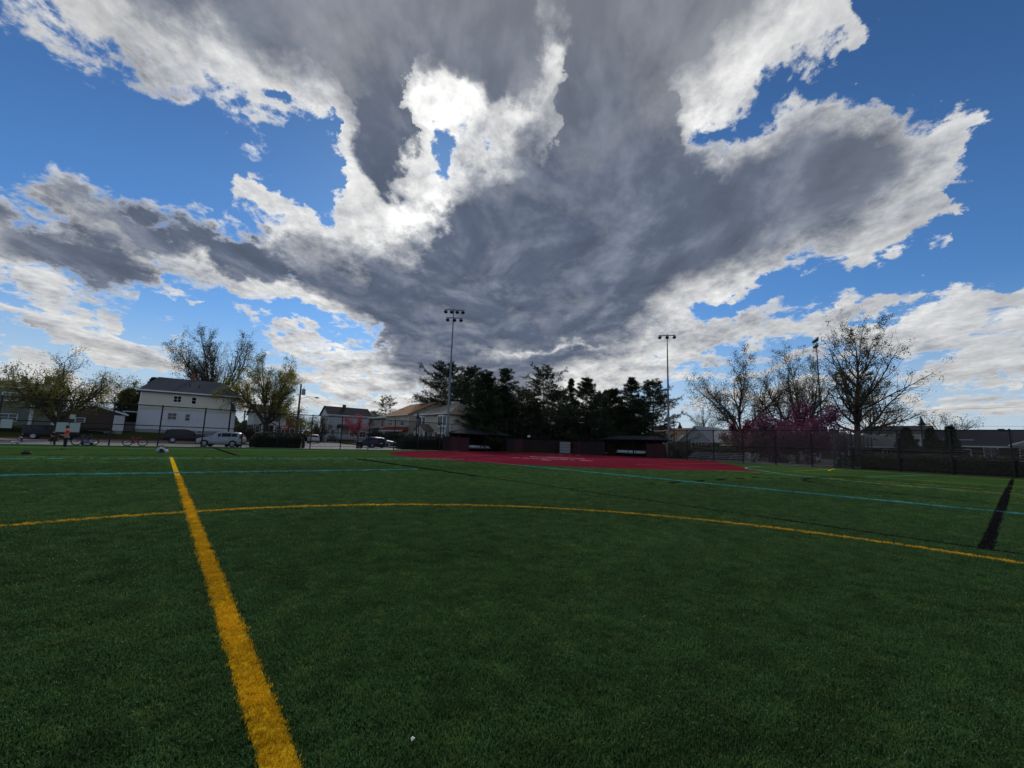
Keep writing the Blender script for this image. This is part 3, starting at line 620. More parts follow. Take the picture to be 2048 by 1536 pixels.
# ------------------------------------------------------------------ small street things
t = thing('stop_sign', 'red octagonal stop sign at the street corner', 'sign', (15.9, 79.6, .12), -10)
MB().tube((0, 0, 0), (0, 0, 2.9), .03).build('post', 'galv', t)
def octa(r): return [(r * math.cos(R(22.5 + 45 * i)), 2.6 + r * math.sin(R(22.5 + 45 * i))) for i in range(8)]
MB().prism(octa(.41), 'y', -.035, -.045).build('border', 'sign_white', t); pl = MB().prism(octa(.37), 'y', -.047, -.055).build('plate', 'sign_red', t)
mb = MB()
def L_(x, z, w, h): mb.box(x, -.062, z, x + w, -.057, z + h)
for k, bars in enumerate(([(0, 0, .11, .03), (0, .1, .11, .03), (0, .2, .11, .03), (0, .1, .03, .12), (.08, .01, .03, .1)], [(0, .2, .12, .03), (.045, 0, .03, .22)],
                          [(0, 0, .03, .23), (.08, 0, .03, .23), (0, 0, .11, .03), (0, .2, .11, .03)], [(0, 0, .03, .23), (0, .2, .11, .03), (0, .1, .11, .03), (.08, .1, .03, .12)])):
    for q in bars: L_(-.29 + k * .15 + q[0], 2.485 + q[1], q[2], q[3])
mb.build('lettering', 'sign_white', pl)
t = thing('litter_bin', 'black slatted litter bin standing behind the fence by the road', 'bin', (20.0, 55.6, 0))
for i in range(14):
    a = 2 * math.pi * i / 14; MB().box(-.035, -.012, .05, .035, .012, .95).build('slat', 'black_steel', t).matrix_local = Matrix.Translation((.36 * math.cos(a), .36 * math.sin(a), 0)) @ Matrix.Rotation(a + math.pi / 2, 4, 'Z')
MB().lathe([(.38, .08), (.38, .12), (.33, .12)], 14).lathe([(.39, .9), (.4, .96), (.34, .96)], 14).build('hoop', 'black_steel', t)
t = thing('waste_barrel', 'black barrel bin beside the dugout at right', 'bin', (57.2, 33.6, 0))
MB().lathe([(.3, 0), (.33, .5), (.36, .95)], 14).build('barrel', 'black_plastic', t, True); MB().lathe([(.39, .93), (.39, 1.0), (.2, 1.1), (.02, 1.12)], 14).build('lid', 'black_plastic', t, True)
for lab, x0, x1, z0, z1 in (('left one of the two adjoining pale banners on the fence', -6.95, -6.22, 1.08, 1.9), ('right one of the two adjoining pale banners on the fence', -6.16, -5.52, 1.1, 1.9), ('pale square banner on the fence at the far left', -10.05, -9.42, 1.27, 1.98), ('small white notice near the top of the left fence', -6.24, -5.9, 2.22, 2.6)):
    t = thing('banner', lab, 'banner', ((x0 + x1) / 2, FY - .06, z0), 0, 'banners on the left fence')
    h, w = z1 - z0, x1 - x0
    MB().box(-w / 2, -.012, 0, w / 2, .0, h).build('sheet', 'banner_white', t)
    for sx in (-1, 1):
        for zz in (.05, h - .05): MB().tube((sx * (w / 2 - .04), -.02, zz), (sx * (w / 2 - .04), .05, zz), .012).build('tie', 'black_steel', t)
# ------------------------------------------------------------------ houses
def ring_frame(mb, u0, z0, u1, z1, w, y0, y1, mull=0):
    mb.box(u0, y0, z0, u1, y1, z0 + w); mb.box(u0, y0, z1 - w, u1, y1, z1); mb.box(u0, y0, z0 + w, u0 + w, y1, z1 - w); mb.box(u1 - w, y0, z0 + w, u1, y1, z1 - w)
    for i in range(mull): x = u0 + (u1 - u0) * (i + 1) / (mull + 1); mb.box(x - w / 3, y0 + .005, z0 + w, x + w / 3, y1, z1 - w)
def face_mx(face, Wd, D):
    if face == 'F': return Matrix.Identity(4)
    if face == 'L': return Matrix.Translation((-Wd / 2, D / 2, 0)) @ Matrix.Rotation(R(-90), 4, 'Z')
    if face == 'R': return Matrix.Translation((Wd / 2, D / 2, 0)) @ Matrix.Rotation(R(90), 4, 'Z')
def window(t, face, u, z, w, h, Wd, D, trim='trim_white', mull=1, off=0.0):
    mb = MB(); ring_frame(mb, u - w / 2 - .09, z - .09, u + w / 2 + .09, z + h + .09, .09, -.075, .0, 0); mb.box(u - w / 2 - .14, -.12, z - .15, u + w / 2 + .14, 0, z - .09)
    o = mb.build('window', trim, t); o.matrix_local = face_mx(face, Wd, D) @ Matrix.Translation((0, -off, 0))
    MB().box(u - w / 2, -.03, z, u + w / 2, -.004, z + h).build('pane', 'pane', o)
    s = MB().box(u - w / 2, -.055, z + h / 2 - .025, u + w / 2, -.031, z + h / 2 + .025)
    for i in range(mull): x = u - w / 2 + w * (i + 1) / (mull + 1); s.box(x - .025, -.053, z, x + .025, -.0315, z + h)
    s.build('sash', trim, o); return o
def door(t, face, u, z, w, h, Wd, D, m='door_brown'):
    mb = MB(); ring_frame(mb, u - w / 2 - .1, z - .1, u + w / 2 + .1, z + h + .1, .1, -.08, 0)
    fr = mb.build('door_frame', 'trim_white', t); fr.matrix_local = face_mx(face, Wd, D)
    MB().box(u - w / 2, -.05, z, u + w / 2, -.004, z + h).build('door', m, fr)
def house(name, label, loc, rz, Wd, D, H, wall, roof, rm, wins=(), doors=(), chim=None, lower=None, base=.4, over=.4, group=None, cat='house'):
    """roof = ('gx', rise) ridge along x, ('gy', rise) ridge along y, ('hip', rise, inset)"""
    t = thing(name, label, cat, loc, rz, group)
    MB().box(-Wd / 2 + .03, .03, -.6, Wd / 2 - .03, D - .03, base).build('foundation', 'concrete', t)
    if lower:
        hm = H * .52; MB().box(-Wd / 2, 0, base, Wd / 2, D, hm).build('lower_wall', lower, t); MB().box(-Wd / 2 - .03, -.03, hm, Wd / 2 + .03, D + .03, H).build('wall', wall, t)
    else: MB().box(-Wd / 2, 0, base, Wd / 2, D, H).build('wall', wall, t)
    k, rise = roof[0], roof[1]; mb = MB(); x0, x1, y0, y1 = -Wd / 2 - over, Wd / 2 + over, -over, D + over; th = .16; e = H - over * rise / ((D if k == 'gx' else Wd) / 2 if k != 'hip' else D / 2)
    if k == 'gx':
        ym = D / 2; top = H + rise
        mb.add([(x0, y0, e), (x1, y0, e), (x1, ym, top), (x0, ym, top), (x1, y1, e), (x0, y1, e), (x0, y0, e + th), (x1, y0, e + th), (x1, ym, top + th), (x0, ym, top + th), (x1, y1, e + th), (x0, y1, e + th)],
               [(0, 1, 2, 3), (3, 2, 4, 5), (6, 9, 8, 7), (9, 11, 10, 8), (0, 6, 7, 1), (5, 4, 10, 11), (0, 3, 9, 6), (3, 5, 11, 9), (1, 7, 8, 2), (2, 8, 10, 4)])
        for x in (-Wd / 2, Wd / 2 - .1): MB().prism([(0, H), (D, H), (ym, top)], 'x', x, x + .1).build('gable', wall, t)
    elif k == 'gy':
        top = H + rise
        mb.add([(x0, y0, e), (x0, y1, e), (0, y1, top), (0, y0, top), (x1, y1, e), (x1, y0, e), (x0, y0, e + th), (x0, y1, e + th), (0, y1, top + th), (0, y0, top + th), (x1, y1, e + th), (x1, y0, e + th)],
               [(0, 3, 2, 1), (3, 5, 4, 2), (6, 7, 8, 9), (9, 8, 10, 11), (0, 1, 7, 6), (5, 11, 10, 4), (0, 6, 9, 3), (3, 9, 11, 5), (1, 2, 8, 7), (2, 4, 10, 8)])
        for y in (0, D - .1): MB().prism([(-Wd / 2, H), (Wd / 2, H), (0, top)], 'y', y, y + .1).build('gable', wall, t)
    else:
        ins = roof[2]; top = H + rise; ym = D / 2
        mb.add([(x0, y0, e), (x1, y0, e), (x1, y1, e), (x0, y1, e), (x0 + ins, ym, top), (x1 - ins, ym, top), (x0, y0, e - th), (x1, y0, e - th), (x1, y1, e - th), (x0, y1, e - th)],
               [(0, 1, 5, 4), (1, 2, 5), (2, 3, 4, 5), (3, 0, 4), (6, 7, 1, 0), (7, 8, 2, 1), (8, 9, 3, 2), (9, 6, 0, 3), (9, 8, 7, 6)])
    r = mb.build('roof', rm, t)
    g = MB().box(x0, y0 - .1, e - .02, x1, y0 - .002, e + .14)
    if k == 'gy':
        g = MB()
        for sx in (-1, 1):
            g.add([(sx * -x0, y0 - .05, e - .05), (0, y0 - .05, H + rise - .05), (0, y0 - .05, H + rise + .2), (sx * -x0, y0 - .05, e + .2), (sx * -x0, y0 - .002, e - .05), (0, y0 - .002, H + rise - .05), (0, y0 - .002, H + rise + .2), (sx * -x0, y0 - .002, e + .2)], [(0, 1, 2, 3), (4, 7, 6, 5), (0, 3, 7, 4), (1, 5, 6, 2), (0, 4, 5, 1), (3, 2, 6, 7)])
    g.build('fascia', 'trim_white', t)
    if chim:
        cx, cy, cz, cw, cm = chim; MB().box(cx - cw / 2, cy - cw / 2, H - .3, cx + cw / 2, cy + cw / 2, cz).box(cx - cw / 2 - .05, cy - cw / 2 - .05, cz, cx + cw / 2 + .05, cy + cw / 2 + .05, cz + .1).build('chimney', cm, r)
    for q in wins: window(t, *q[:5], Wd, D, mull=(q[5] if len(q) > 5 else 0))
    for q in doors: door(t, *q[:5], Wd, D)
    MB().box(-Wd / 2 - .06, -.06, base, -Wd / 2 + .08, -.0305 if not lower else -.034, H - .1).box(Wd / 2 - .08, -.06, base, Wd / 2 + .06, -.0305 if not lower else -.034, H - .1).build('corner_board', 'trim_white', t)
    return t
def porch(t, x0, x1, y0, z0, z1, rm, roof='shed', cols=2, colr=.1, gable_m='trim_white'):
    p = MB()
    if roof == 'shed': p.add([(x0 - .3, y0 - .3, z1), (x1 + .3, y0 - .3, z1), (x1 + .1, -.04, z1 + .75), (x0 - .1, -.04, z1 + .75), (x0 - .3, y0 - .3, z1 - .15), (x1 + .3, y0 - .3, z1 - .15), (x1 + .3, -.04, z1 - .15), (x0 - .3, -.04, z1 - .15)],
                             [(0, 1, 2, 3), (4, 5, 1, 0), (5, 6, 2, 1), (7, 4, 0, 3), (7, 6, 5, 4)])
    else:
        xm = (x0 + x1) / 2; h = (x1 - x0) * .32
        p.add([(x0 - .25, y0 - .2, z1), (xm, y0 - .2, z1 + h), (x1 + .25, y0 - .2, z1), (x0 - .25, -.04, z1), (xm, -.04, z1 + h), (x1 + .25, -.04, z1), (x0 - .25, y0 - .2, z1 + .12), (xm, y0 - .2, z1 + h + .12), (x1 + .25, y0 - .2, z1 + .12), (x0 - .25, -.04, z1 + .12), (xm, -.04, z1 + h + .12), (x1 + .25, -.04, z1 + .12)],
              [(0, 1, 7, 6), (1, 2, 8, 7), (6, 7, 10, 9), (7, 8, 11, 10), (0, 3, 4, 1), (1, 4, 5, 2), (0, 6, 9, 3), (2, 5, 11, 8)])
        MB().prism([(x0 - .1, z1), (x1 + .1, z1), (xm, z1 + h - .04)], 'y', y0 - .05, y0 + .02).build('porch_gable', gable_m, t)
    p.build('porch_roof', rm, t)
    for i in range(cols): x = x0 + (x1 - x0) * (i / (cols - 1)); MB().box(x - colr, y0 - colr, z0, x + colr, y0 + colr, z1).build('column', 'trim_white', t)
    MB().box(x0 - .2, y0 - .2, z0 - .5, x1 + .2, -.035, z0).build('porch_floor', 'concrete', t)
# white clapboard house across the street
t = house('clapboard_house', 'two-storey house with cream upper and white lower siding across the street', (2.95, 81, 1.25), 0, 11.7, 9.2, 6.15, 'cream_siding', ('hip', 2.35, 2.1), 'roof_grey',
      [('F', -1.65, 4.55, .85, .85, 1), ('F', .35, 4.45, .5, .95), ('F', -2.0, 1.95, .95, .9, 1), ('F', -.15, 1.85, .5, .95), ('F', -1.75, .05, .95, .34), ('F', 1.6, .0, .85, .34), ('L', -3.4, 4.3, .7, 1.3), ('L', -1.6, 4.3, .7, 1.3), ('L', 2, 4.3, .8, 1.3), ('L', -2.5, 1.4, .9, 1.6)],
      chim=(.0, 4.4, 9.35, .55, 'brick'), lower='white_siding', over=.5)
for x in (-.35, .9): MB().cbox(x, 2.1, 6.15 + 1.25, .14, .14, .3).build('vent_pipe', 'black_plastic', t)
MB().box(-7.6, 1.6, 2.75, -5.85, 5.2, 2.9).box(-7.5, 1.7, .3, -7.35, 1.85, 2.75).box(-7.5, 4.95, .3, -7.35, 5.1, 2.75).build('side_porch', 'trim_white', t)
# far left olive house
t = house('olive_house', 'olive sided two-storey house behind the bare tree at far left', (-19.5, 87, 1.0), 0, 15, 9, 5.6, 'olive_siding', ('gx', .95), 'roof_taupe',
      [('F', 3.2, 3.9, 1.3, .95, 1), ('F', 4.9, 3.9, .7, .95), ('F', -1, 3.9, 1.3, .95, 1), ('F', 3.4, 1.2, 1.5, .8, 1)], chim=(5.8, 4.2, 7.6, .7, 'brick_dark'))
MB().box(5.25, -.2, .4, 5.6, -.06, 5.4).build('downpipe', 'trim_white', t)
p = MB().lathe([(.02, 0), (.3, .06), (.42, .16), (.43, .17), (.3, .08)], 12); d = p.build('satellite_dish', 'dish', t, True); d.location = (3.6, 3.0, 7.05); d.rotation_euler = (R(70), 0, R(40))
MB().tube((0, 0, 0), (0, -.55, -.2), .025).build('dish_mast', 'dish', d)
# low garage with white end
t = house('garage', 'low dark brick garage with white end wall behind the bare tree', (-7.3, 79.8, 1.15), 0, 6.2, 5, 2.35, 'brick_dark', ('gy', 1.0), 'roof_grey', [('F', -1.2, 1.1, .8, .5)], base=.1, cat='garage')
MB().box(1.9, -.09, .12, 3.1, -.065, 2.2).build('door', 'trim_white', t)
t = thing('yard_wall', 'low pale block wall between the garage and the clapboard house', 'wall', (-3.6, 83, 1.2))
for i in range(5):
    MB().box(-1.2 + i * .5, 0, 0, -.72 + i * .5, .2, 1.35).build('block_panel', 'concrete', t)
# small porch house left of the cross street
t = house('porch_house', 'small white house with dark brick ground floor and gabled porch', (16.6, 97, .9), 0, 5.6, 8, 4.6, 'white_siding', ('gx', 1.9), 'roof_dark',
      [('F', .6, 3.2, 1.9, 1.0, 2), ('F', 1.5, .9, 1.4, 1.2, 2), ('F', -2.1, .9, .6, 1.2)], [('F', -.55, .15, 1.0, 2.0)], lower='brick_dark', base=.15)
porch(t, -1.6, .6, -1.6, .1, 2.35, 'roof_dark', 'gable', 2, .13)
t = house('brick_bungalow', 'small brown brick bungalow behind the stop sign', (21.2, 104, .8), 0, 5, 8, 3.2, 'brick', ('gy', 1.9), 'roof_dark', [('F', -1.0, 1.1, .9, 1.1, 1)], [('F', 1.1, .1, .9, 2.0)], base=.1)
house('white_shed', 'plain white building behind the utility pole', (26, 122, .4), 0, 5, 6, 4.6, 'white_siding', ('gx', .9), 'roof_pale', [('F', 1, 2.2, .8, 1)])
# white gabled house with dark roof
t = house('gabled_house', 'white shingled house with steep dark roof behind the pink tree', (38.4, 115, .3), 0, 11, 7.2, 6.9, 'greywhite_siding', ('gx', 2.1), 'roof_dark',
      [('F', -1.0, 5.0, .55, 1.1), ('F', -4.2, 1.6, .7, 1.3), ('F', .6, 1.3, 1.5, 1.5, 1), ('L', -1.6, 4.6, .8, 1.3), ('L', 1.2, 1.4, .9, 1.6), ('L', -1.6, 1.4, .9, 1.6), ('F', 3.6, 1.3, 1.6, 1.3, 1)], chim=(-.8, 3.2, 9.7, .7, 'brick_dark'), base=1.0)
porch(t, -3.0, 1.8, -2.0, 1.0, 3.6, 'roof_dark', 'shed', 3)
house('pale_gable_house', 'house with pale grey gable roof rising behind the pink tree', (48.5, 126, .3), 0, 10, 9, 6.4, 'tan_siding', ('gy', 2.6), 'roof_pale', [('F', -2, 3.9, 1, 1.3, 1)])
# row of houses facing the cross street
t = house('green_roof_house', 'tan house with mossy green hipped roof farthest along the cross street', (37.2, 92.8, .3), -90, 9.2, 9, 5.7, 'tan_siding', ('hip', 1.5, 4.0), 'roof_green',
      [('F', -2.6, 3.7, 1.5, 1.3, 2), ('F', 2.6, 3.7, 1.2, 1.3, 1), ('F', 2.4, 1.0, 1.6, 1.2, 1), ('R', 0, 3.7, 1, 1.2)], [('F', -.6, .4, 1, 2.1)], over=.5)
porch(t, -2.4, 1.0, -1.6, .4, 2.7, 'roof_green', 'shed', 2)
t = house('orange_roof_house', 'tan house with orange shingle roof between two others on the cross street', (36.2, 80.8, .3), -90, 10.6, 11, 5.9, 'tan_siding', ('gx', 2.6), 'roof_orange',
      [('F', -2.8, 3.75, 1.5, 1.35, 1), ('F', 2.7, 3.75, 1.5, 1.35, 1), ('F', -3.0, 1.0, 1.4, 1.3, 1), ('F', 3.3, 1.0, 1.4, 1.2, 1), ('R', -2.2, 3.4, 1, 1.2), ('R', 1.8, 1.2, 1, 1.2)], [('F', .6, .4, 1, 2.1)], over=.45)
pr = MB().add([(-5.6, -1.3, 2.75), (5.6, -1.3, 2.75), (5.6, -.05, 3.5), (-5.6, -.05, 3.5), (-5.6, -1.3, 2.6), (5.6, -1.3, 2.6), (5.6, -.05, 2.6), (-5.6, -.05, 2.6)], [(0, 1, 2, 3), (4, 5, 1, 0), (5, 6, 2, 1), (7, 4, 0, 3), (7, 6, 5, 4)]).build('pent_roof', 'roof_red', t)
MB().box(-5.6, -1.42, 2.58, 5.6, -1.3, 2.78).build('gutter', 'trim_white', pr)
MB().tube((-1, 6, 8), (-1, 6, 12.6), .02).tube((-1.9, 6, 12.1), (-.1, 6, 12.1), .015).tube((-1, 5.2, 12.2), (-1, 6.8, 12.2), .015).tube((-1.4, 6, 11.9), (-.6, 6, 12.5), .015).build('aerial', 'galv', t)
t = house('stucco_house', 'cream stucco house with bay windows and hipped taupe roof behind the hedge', (35.3, 64.4, .25), -90, 10.6, 8, 5.7, 'stucco', ('hip', 1.9, 3.6), 'roof_taupe', [('F', -.2, 1.0, .5, 1.3)], [('F', -2.0, .4, .95, 2.1), ('F', 1.55, .4, .95, 2.1)], chim=(-.6, 4.6, 8.0, 1.1, 'stucco'), over=.55)
for cx in (-3.7, 3.4):
    for z0 in (.7, 3.55):
        b = MB().prism([(cx - 1.25, 0), (cx - .75, -.55), (cx + .75, -.55), (cx + 1.25, 0)], 'z', z0 - .25, z0 + 1.75).build('bay', 'trim_white', t)
        for x in (-.45, .0, .45): MB().box(cx + x - .18, -.575, z0 + .05, cx + x + .18, -.552, z0 + 1.5).build('pane', 'pane', b)
        for sx in (-1, 1):
            MB().add([(cx + sx * 1.16, -.115, z0 + .05), (cx + sx * .82, -.49, z0 + .05), (cx + sx * .82, -.49, z0 + 1.5), (cx + sx * 1.16, -.115, z0 + 1.5)], [(0, 1, 2, 3)]).build('pane', 'pane', b)
porch(t, -2.9, .3, -1.7, .3, 2.7, 'roof_taupe', 'gable', 3, .13, 'stucco')
# houses beyond the car park at right
t = house('brown_roof_house', 'low house with wide brown shingle roof behind the second floodlight pole', (92, 53.5, .3), -90, 13, 9, 2.9, 'brick', ('gx', 2.9), 'roof_brown', [('F', -3, 1.0, 1.3, 1.1, 1), ('F', 1, 1.0, 1.3, 1.1, 1)])
MB().add([(1.4, -1.6, 2.5), (3.2, -1.6, 4.1), (5, -1.6, 2.5), (1.4, .5, 2.5), (3.2, 1.4, 4.1), (5, .5, 2.5)], [(0, 1, 4, 3), (1, 2, 5, 4), (0, 2, 1)]).build('dormer', 'trim_white', t)
t = house('white_gable_house', 'brick house with large pale gable facing the field', (85, 44.1, .3), -90, 6.8, 11, 2.75, 'brick', ('gy', 2.9), 'roof_pale', [('F', -.6, 1.0, .75, 1.4), ('F', .75, 1.0, .5, 1.4), ('F', 2.6, .9, .8, 1.3, 1)], over=.5)
MB().prism([(-3.75, 2.45), (3.75, 2.45), (0, 5.6)], 'y', -.14, -.02).build('gable_panel', 'greywhite_siding', t)
MB().box(-.03, -.16, 2.5, .03, -.142, 4.9).build('gable_seam', 'gutter', t)
t = house('grey_roof_house', 'white house with two-tier pale grey roof and tan awning', (86, 36.8, .3), -90, 9.5, 8, 3.4, 'white_siding', ('gx', 1.8), 'roof_pale', [('F', -3, 1.0, 1.2, 1.1, 1), ('F', 2.2, .8, 1.1, 1.2, 1), ('F', 3.6, .8, .8, 1.2)])
MB().add([(-4.9, -2.2, 2.5), (4.9, -2.2, 2.5), (4.9, 1.2, 4.2), (-4.9, 1.2, 4.2), (-4.9, -2.2, 2.4), (4.9, -2.2, 2.4)], [(0, 1, 2, 3), (4, 5, 1, 0)]).build('lower_roof', 'roof_pale', t)
MB().prism([(-2.5, 2.3), (-2.5, 2.15), (-4.0, 1.75), (-4.0, 1.9)], 'x', -1.2, 3.2).build('awning', 'awning', t)
t = house('ranch_house', 'dark brick ranch house with long low roof beyond the hedge', (80, -1.2, .5), -90, 20, 9, 2.6, 'brick_dark', ('gx', 1.9), 'roof_dark',
      [('F', -7.3, 1.05, 1.5, .95, 1), ('F', -4.8, .75, 1.1, 1.6, 1), ('F', -1.7, .8, 1.5, 1.4, 2), ('F', 3, 1.0, 1.5, 1.1, 1), ('F', -9.2, .7, .4, 1.4)], chim=(-3.9, 4.6, 4.75, .5, 'brick_dark'), over=.6)
MB().add([(-3.3, -1.5, 2.5), (-.1, -1.5, 2.5), (-1.7, -1.5, 3.25), (-3.3, 1.2, 2.9), (-.1, 1.2, 2.9), (-1.7, 2.2, 3.5)], [(0, 2, 5, 3), (2, 1, 4, 5), (0, 1, 2)]).build('porch_gable', 'roof_pale', t)
MB().box(-7.6, 1.1, 3.05, -6.2, 2.0, 3.35).build('skylight', 'blue_glaze', t); MB().tube((-8.9, 1.2, 2.9), (-8.9, 1.2, 3.6), .12).build('vent_pipe', 'galv', t)
MB().box(-2.6, -.7, -.2, -.8, -.1, .55).build('window_box', 'trim_white', t)
t = house('white_back_house', 'two-storey white house with dark roof behind the dark evergreens', (100, 15.6, .6), -90, 8, 9, 4.5, 'white_siding', ('gx', 1.6), 'roof_dark', [('F', 1.9, 3.2, .9, 1.2, 1), ('F', -1.5, 3.2, .9, 1.2, 1)])
house('brick_side_house', 'low brick house with hipped grey roof behind the side fence', (75, 15.4, .2), -90, 9.5, 8, 2.45, 'brick_dark', ('hip', 1.65, 3.8), 'roof_grey', [('F', 3.0, .7, 1.2, 1.2, 2), ('F', -2, .7, 1.2, 1.2, 1)], over=.5)
house('long_low_house', 'long low house with grey roof glimpsed behind the mauve tree', (97, 27.5, .3), -90, 12, 9, 3, 'brick_dark', ('gx', 1.7), 'roof_grey', [('F', 0, 1, 1.4, 1.1, 1)])
t = thing('garden_fence', 'white panel fence in front of the dark evergreens at right', 'fence', (73.5, 11.5, .1), -90)
for i in range(6): MB().box(i * .62, 0, 0, i * .62 + .58, .06, 1.35 if i < 3 else 1.6).build('panel', 'trim_white', t)
# ------------------------------------------------------------------ cars (nose towards local -x)
CAR = {  # stations: x, z_bottom, z_belt, z_top, half width, roof half width
 'hatch': dict(L=4.2, st=[(0, .45, .62, .66, .66, .55), (.12, .3, .78, .84, .8, .65), (.75, .26, .92, .98, .87, .7), (1.12, .25, .98, 1.06, .88, .72), (1.75, .25, 1.0, 1.52, .885, .66), (2.4, .25, 1.01, 1.6, .89, .67), (3.3, .25, 1.04, 1.58, .89, .66), (3.85, .28, 1.06, 1.5, .87, .63), (4.12, .36, 1.0, 1.08, .84, .68), (4.2, .5, .8, .84, .78, .62)], wx=(.82, 3.38), wr=.33, glass=[(1.25, 2.2), (2.28, 3.15), (3.2, 3.7)]),
 'suv': dict(L=4.75, st=[(0, .5, .7, .76, .7, .58), (.12, .33, .9, .98, .86, .7), (.9, .3, 1.04, 1.1, .93, .75), (1.35, .3, 1.09, 1.16, .94, .76), (2.0, .3, 1.1, 1.68, .945, .7), (2.7, .3, 1.11, 1.76, .95, .71), (3.9, .3, 1.13, 1.73, .95, .7), (4.4, .33, 1.15, 1.64, .93, .68), (4.68, .4, 1.08, 1.16, .9, .74), (4.75, .55, .88, .92, .84, .66)], wx=(.92, 3.75), wr=.36, glass=[(1.5, 2.55), (2.63, 3.6), (3.66, 4.25)]),
 'sedan': dict(L=4.8, st=[(0, .42, .58, .62, .68, .55), (.12, .28, .72, .78, .82, .65), (.95, .24, .86, .92, .9, .72), (1.4, .24, .9, .97, .905, .74), (2.15, .24, .93, 1.38, .91, .64), (2.7, .24, .94, 1.45, .91, .64), (3.4, .24, .96, 1.4, .91, .63), (4.1, .26, .98, 1.08, .9, .7), (4.68, .34, .92, .98, .86, .7), (4.8, .5, .74, .78, .8, .64)], wx=(.95, 3.8), wr=.33, glass=[(1.6, 2.55), (2.62, 3.55)]),
}
def car(label, kind, X, Y, rz, paint, z=0, name='parked_car', hand=1):
    c = CAR[kind]; L = c['L']; t = thing(name, label, 'car', (X, Y, z), rz, 'cars parked round the field'); st = c['st']
    def sect(s):
        x, zb, zl, zt, w, wr = s; zm = zb + (zl - zb) * .55
        h = [(-w * .9, zb), (-w, zb + .12), (-w * 1.01, zm), (-w * .97, zl), (-wr - (.0 if zt - zl > .2 else .08), zt - .07 * min(1, (zt - zl) * 4)), (-wr * .75, zt)]
        return [(x - L / 2, y, zz) for y, zz in h] + [(x - L / 2, -y, zz) for y, zz in h[::-1]]
    # finer stations
    S2 = []
    for a, b in zip(st, st[1:]):
        n = max(1, int((b[0] - a[0]) / .18))
        for i in range(n): k = i / n; S2.append(tuple(a[j] + (b[j] - a[j]) * k for j in range(6)))
    S2.append(st[-1])
    V, F = [], []; m = 12
    for s in S2: V += sect(s)
    for i in range(len(S2) - 1):
        for j in range(m): F.append((i * m + j, i * m + (j + 1) % m, (i + 1) * m + (j + 1) % m, (i + 1) * m + j))
    F += [tuple(range(m))[::-1], tuple(range((len(S2) - 1) * m, len(S2) * m))]
    body = MB().add(V, F).build('body', paint, t, True)
    def at(x):
        for a, b in zip(st, st[1:]):
            if a[0] <= x <= b[0]: k = (x - a[0]) / (b[0] - a[0]); return [a[j] + (b[j] - a[j]) * k for j in range(6)]
    for (x0, x1) in c['glass']:                       # side glass
        for sg in (-1, 1):
            q = []
            for x in (x0, x1):
                s = at(x); zl, zt, w, wr = s[2] + .05, s[3] - .14, s[4] * .97, s[5]
                zt = max(zt, zl + .06)
                def yy(zv): k = (zv - s[2]) / max(.05, (s[3] - .07 - s[2])); return w + (wr - w) * k + .012
                q.append([(x - L / 2, sg * yy(zl), zl), (x - L / 2, sg * yy(zt), zt)])
            MB().add([q[0][0], q[1][0], q[1][1], q[0][1]], [(0, 1, 2, 3)]).build('side_window', 'glass_dark', t)
    tall = [s for s in st if s[3] - s[2] > .3]; f0, f1 = st[st.index(tall[0]) - 1], tall[0]; r0, r1 = tall[-1], st[st.index(tall[-1]) + 1]
    for nm, a, b in (('windscreen', f0, f1), ('rear_window', r1, r0)):
        k0, k1 = .12, .9
        A = [a[j] + (b[j] - a[j]) * k0 for j in range(6)]; B = [a[j] + (b[j] - a[j]) * k1 for j in range(6)]
        dx = -.02 if nm == 'windscreen' else .02
        MB().add([(A[0] - L / 2 + dx, -A[5] * .96, A[3] + .012), (A[0] - L / 2 + dx, A[5] * .96, A[3] + .012), (B[0] - L / 2 + dx, B[5] * .9, B[3] + .0), (B[0] - L / 2 + dx, -B[5] * .9, B[3] + .0)], [(0, 1, 2, 3)]).build(nm, 'glass_dark', t)
    for wx in c['wx']:
        for sg in (-1, 1):
            r = c['wr']; y = sg * (at(wx)[4] - .065)
            w = MB().lathe([(r * .62, -.1), (r * .95, -.11), (r, -.07), (r, .07), (r * .95, .11), (r * .62, .1)], 18, (0, 0, 0), 'y').build('wheel', 'tyre', t, True); w.location = (wx - L / 2, y, r)
            rm = MB().lathe([(r * .64, -.02), (r * .64, .02)], 14, (0, sg * .085, 0), 'y')
            rm.build('rim', 'rim', w)
            hb = MB()
            for i in range(5):
                a = 2 * math.pi * i / 5 + .3; hb.cbox(r * .38 * math.cos(a), sg * .108, r * .38 * math.sin(a), r * .16, .006, r * .16)
            hb.build('rim_opening', 'black_plastic', w)
            MB().lathe([(r * 1.13, -.006), (r * 1.13, .006)], 18, (wx - L / 2, sg * (at(wx)[4] * 1.01 + .002), r + .02), 'y').build('wheel_arch', 'black_plastic', t)
    zl = st[1][2]
    for sg in (-1, 1):
        MB().box(.05 - L / 2, min(sg * .5, sg * .78), zl - .16, .2 - L / 2, max(sg * .5, sg * .78), zl - .02).build('headlight', 'headlight', t)
        zr = st[-2][2]; hh = .36 if kind == 'hatch' else .2
        MB().box(L / 2 - .26, min(sg * .66, sg * .86), zr - .12, L / 2 - .07, max(sg * .66, sg * .86), zr + hh - .1).build('taillight', 'taillight', t)
        MB().box(1.3 if kind == 'hatch' else 1.5, 0, 0, 1.5 if kind == 'hatch' else 1.7, .18, .13).build('mirror', paint, t).location = (-L / 2, sg * .98 - (0 if sg > 0 else .18), st[3][2] + .02)
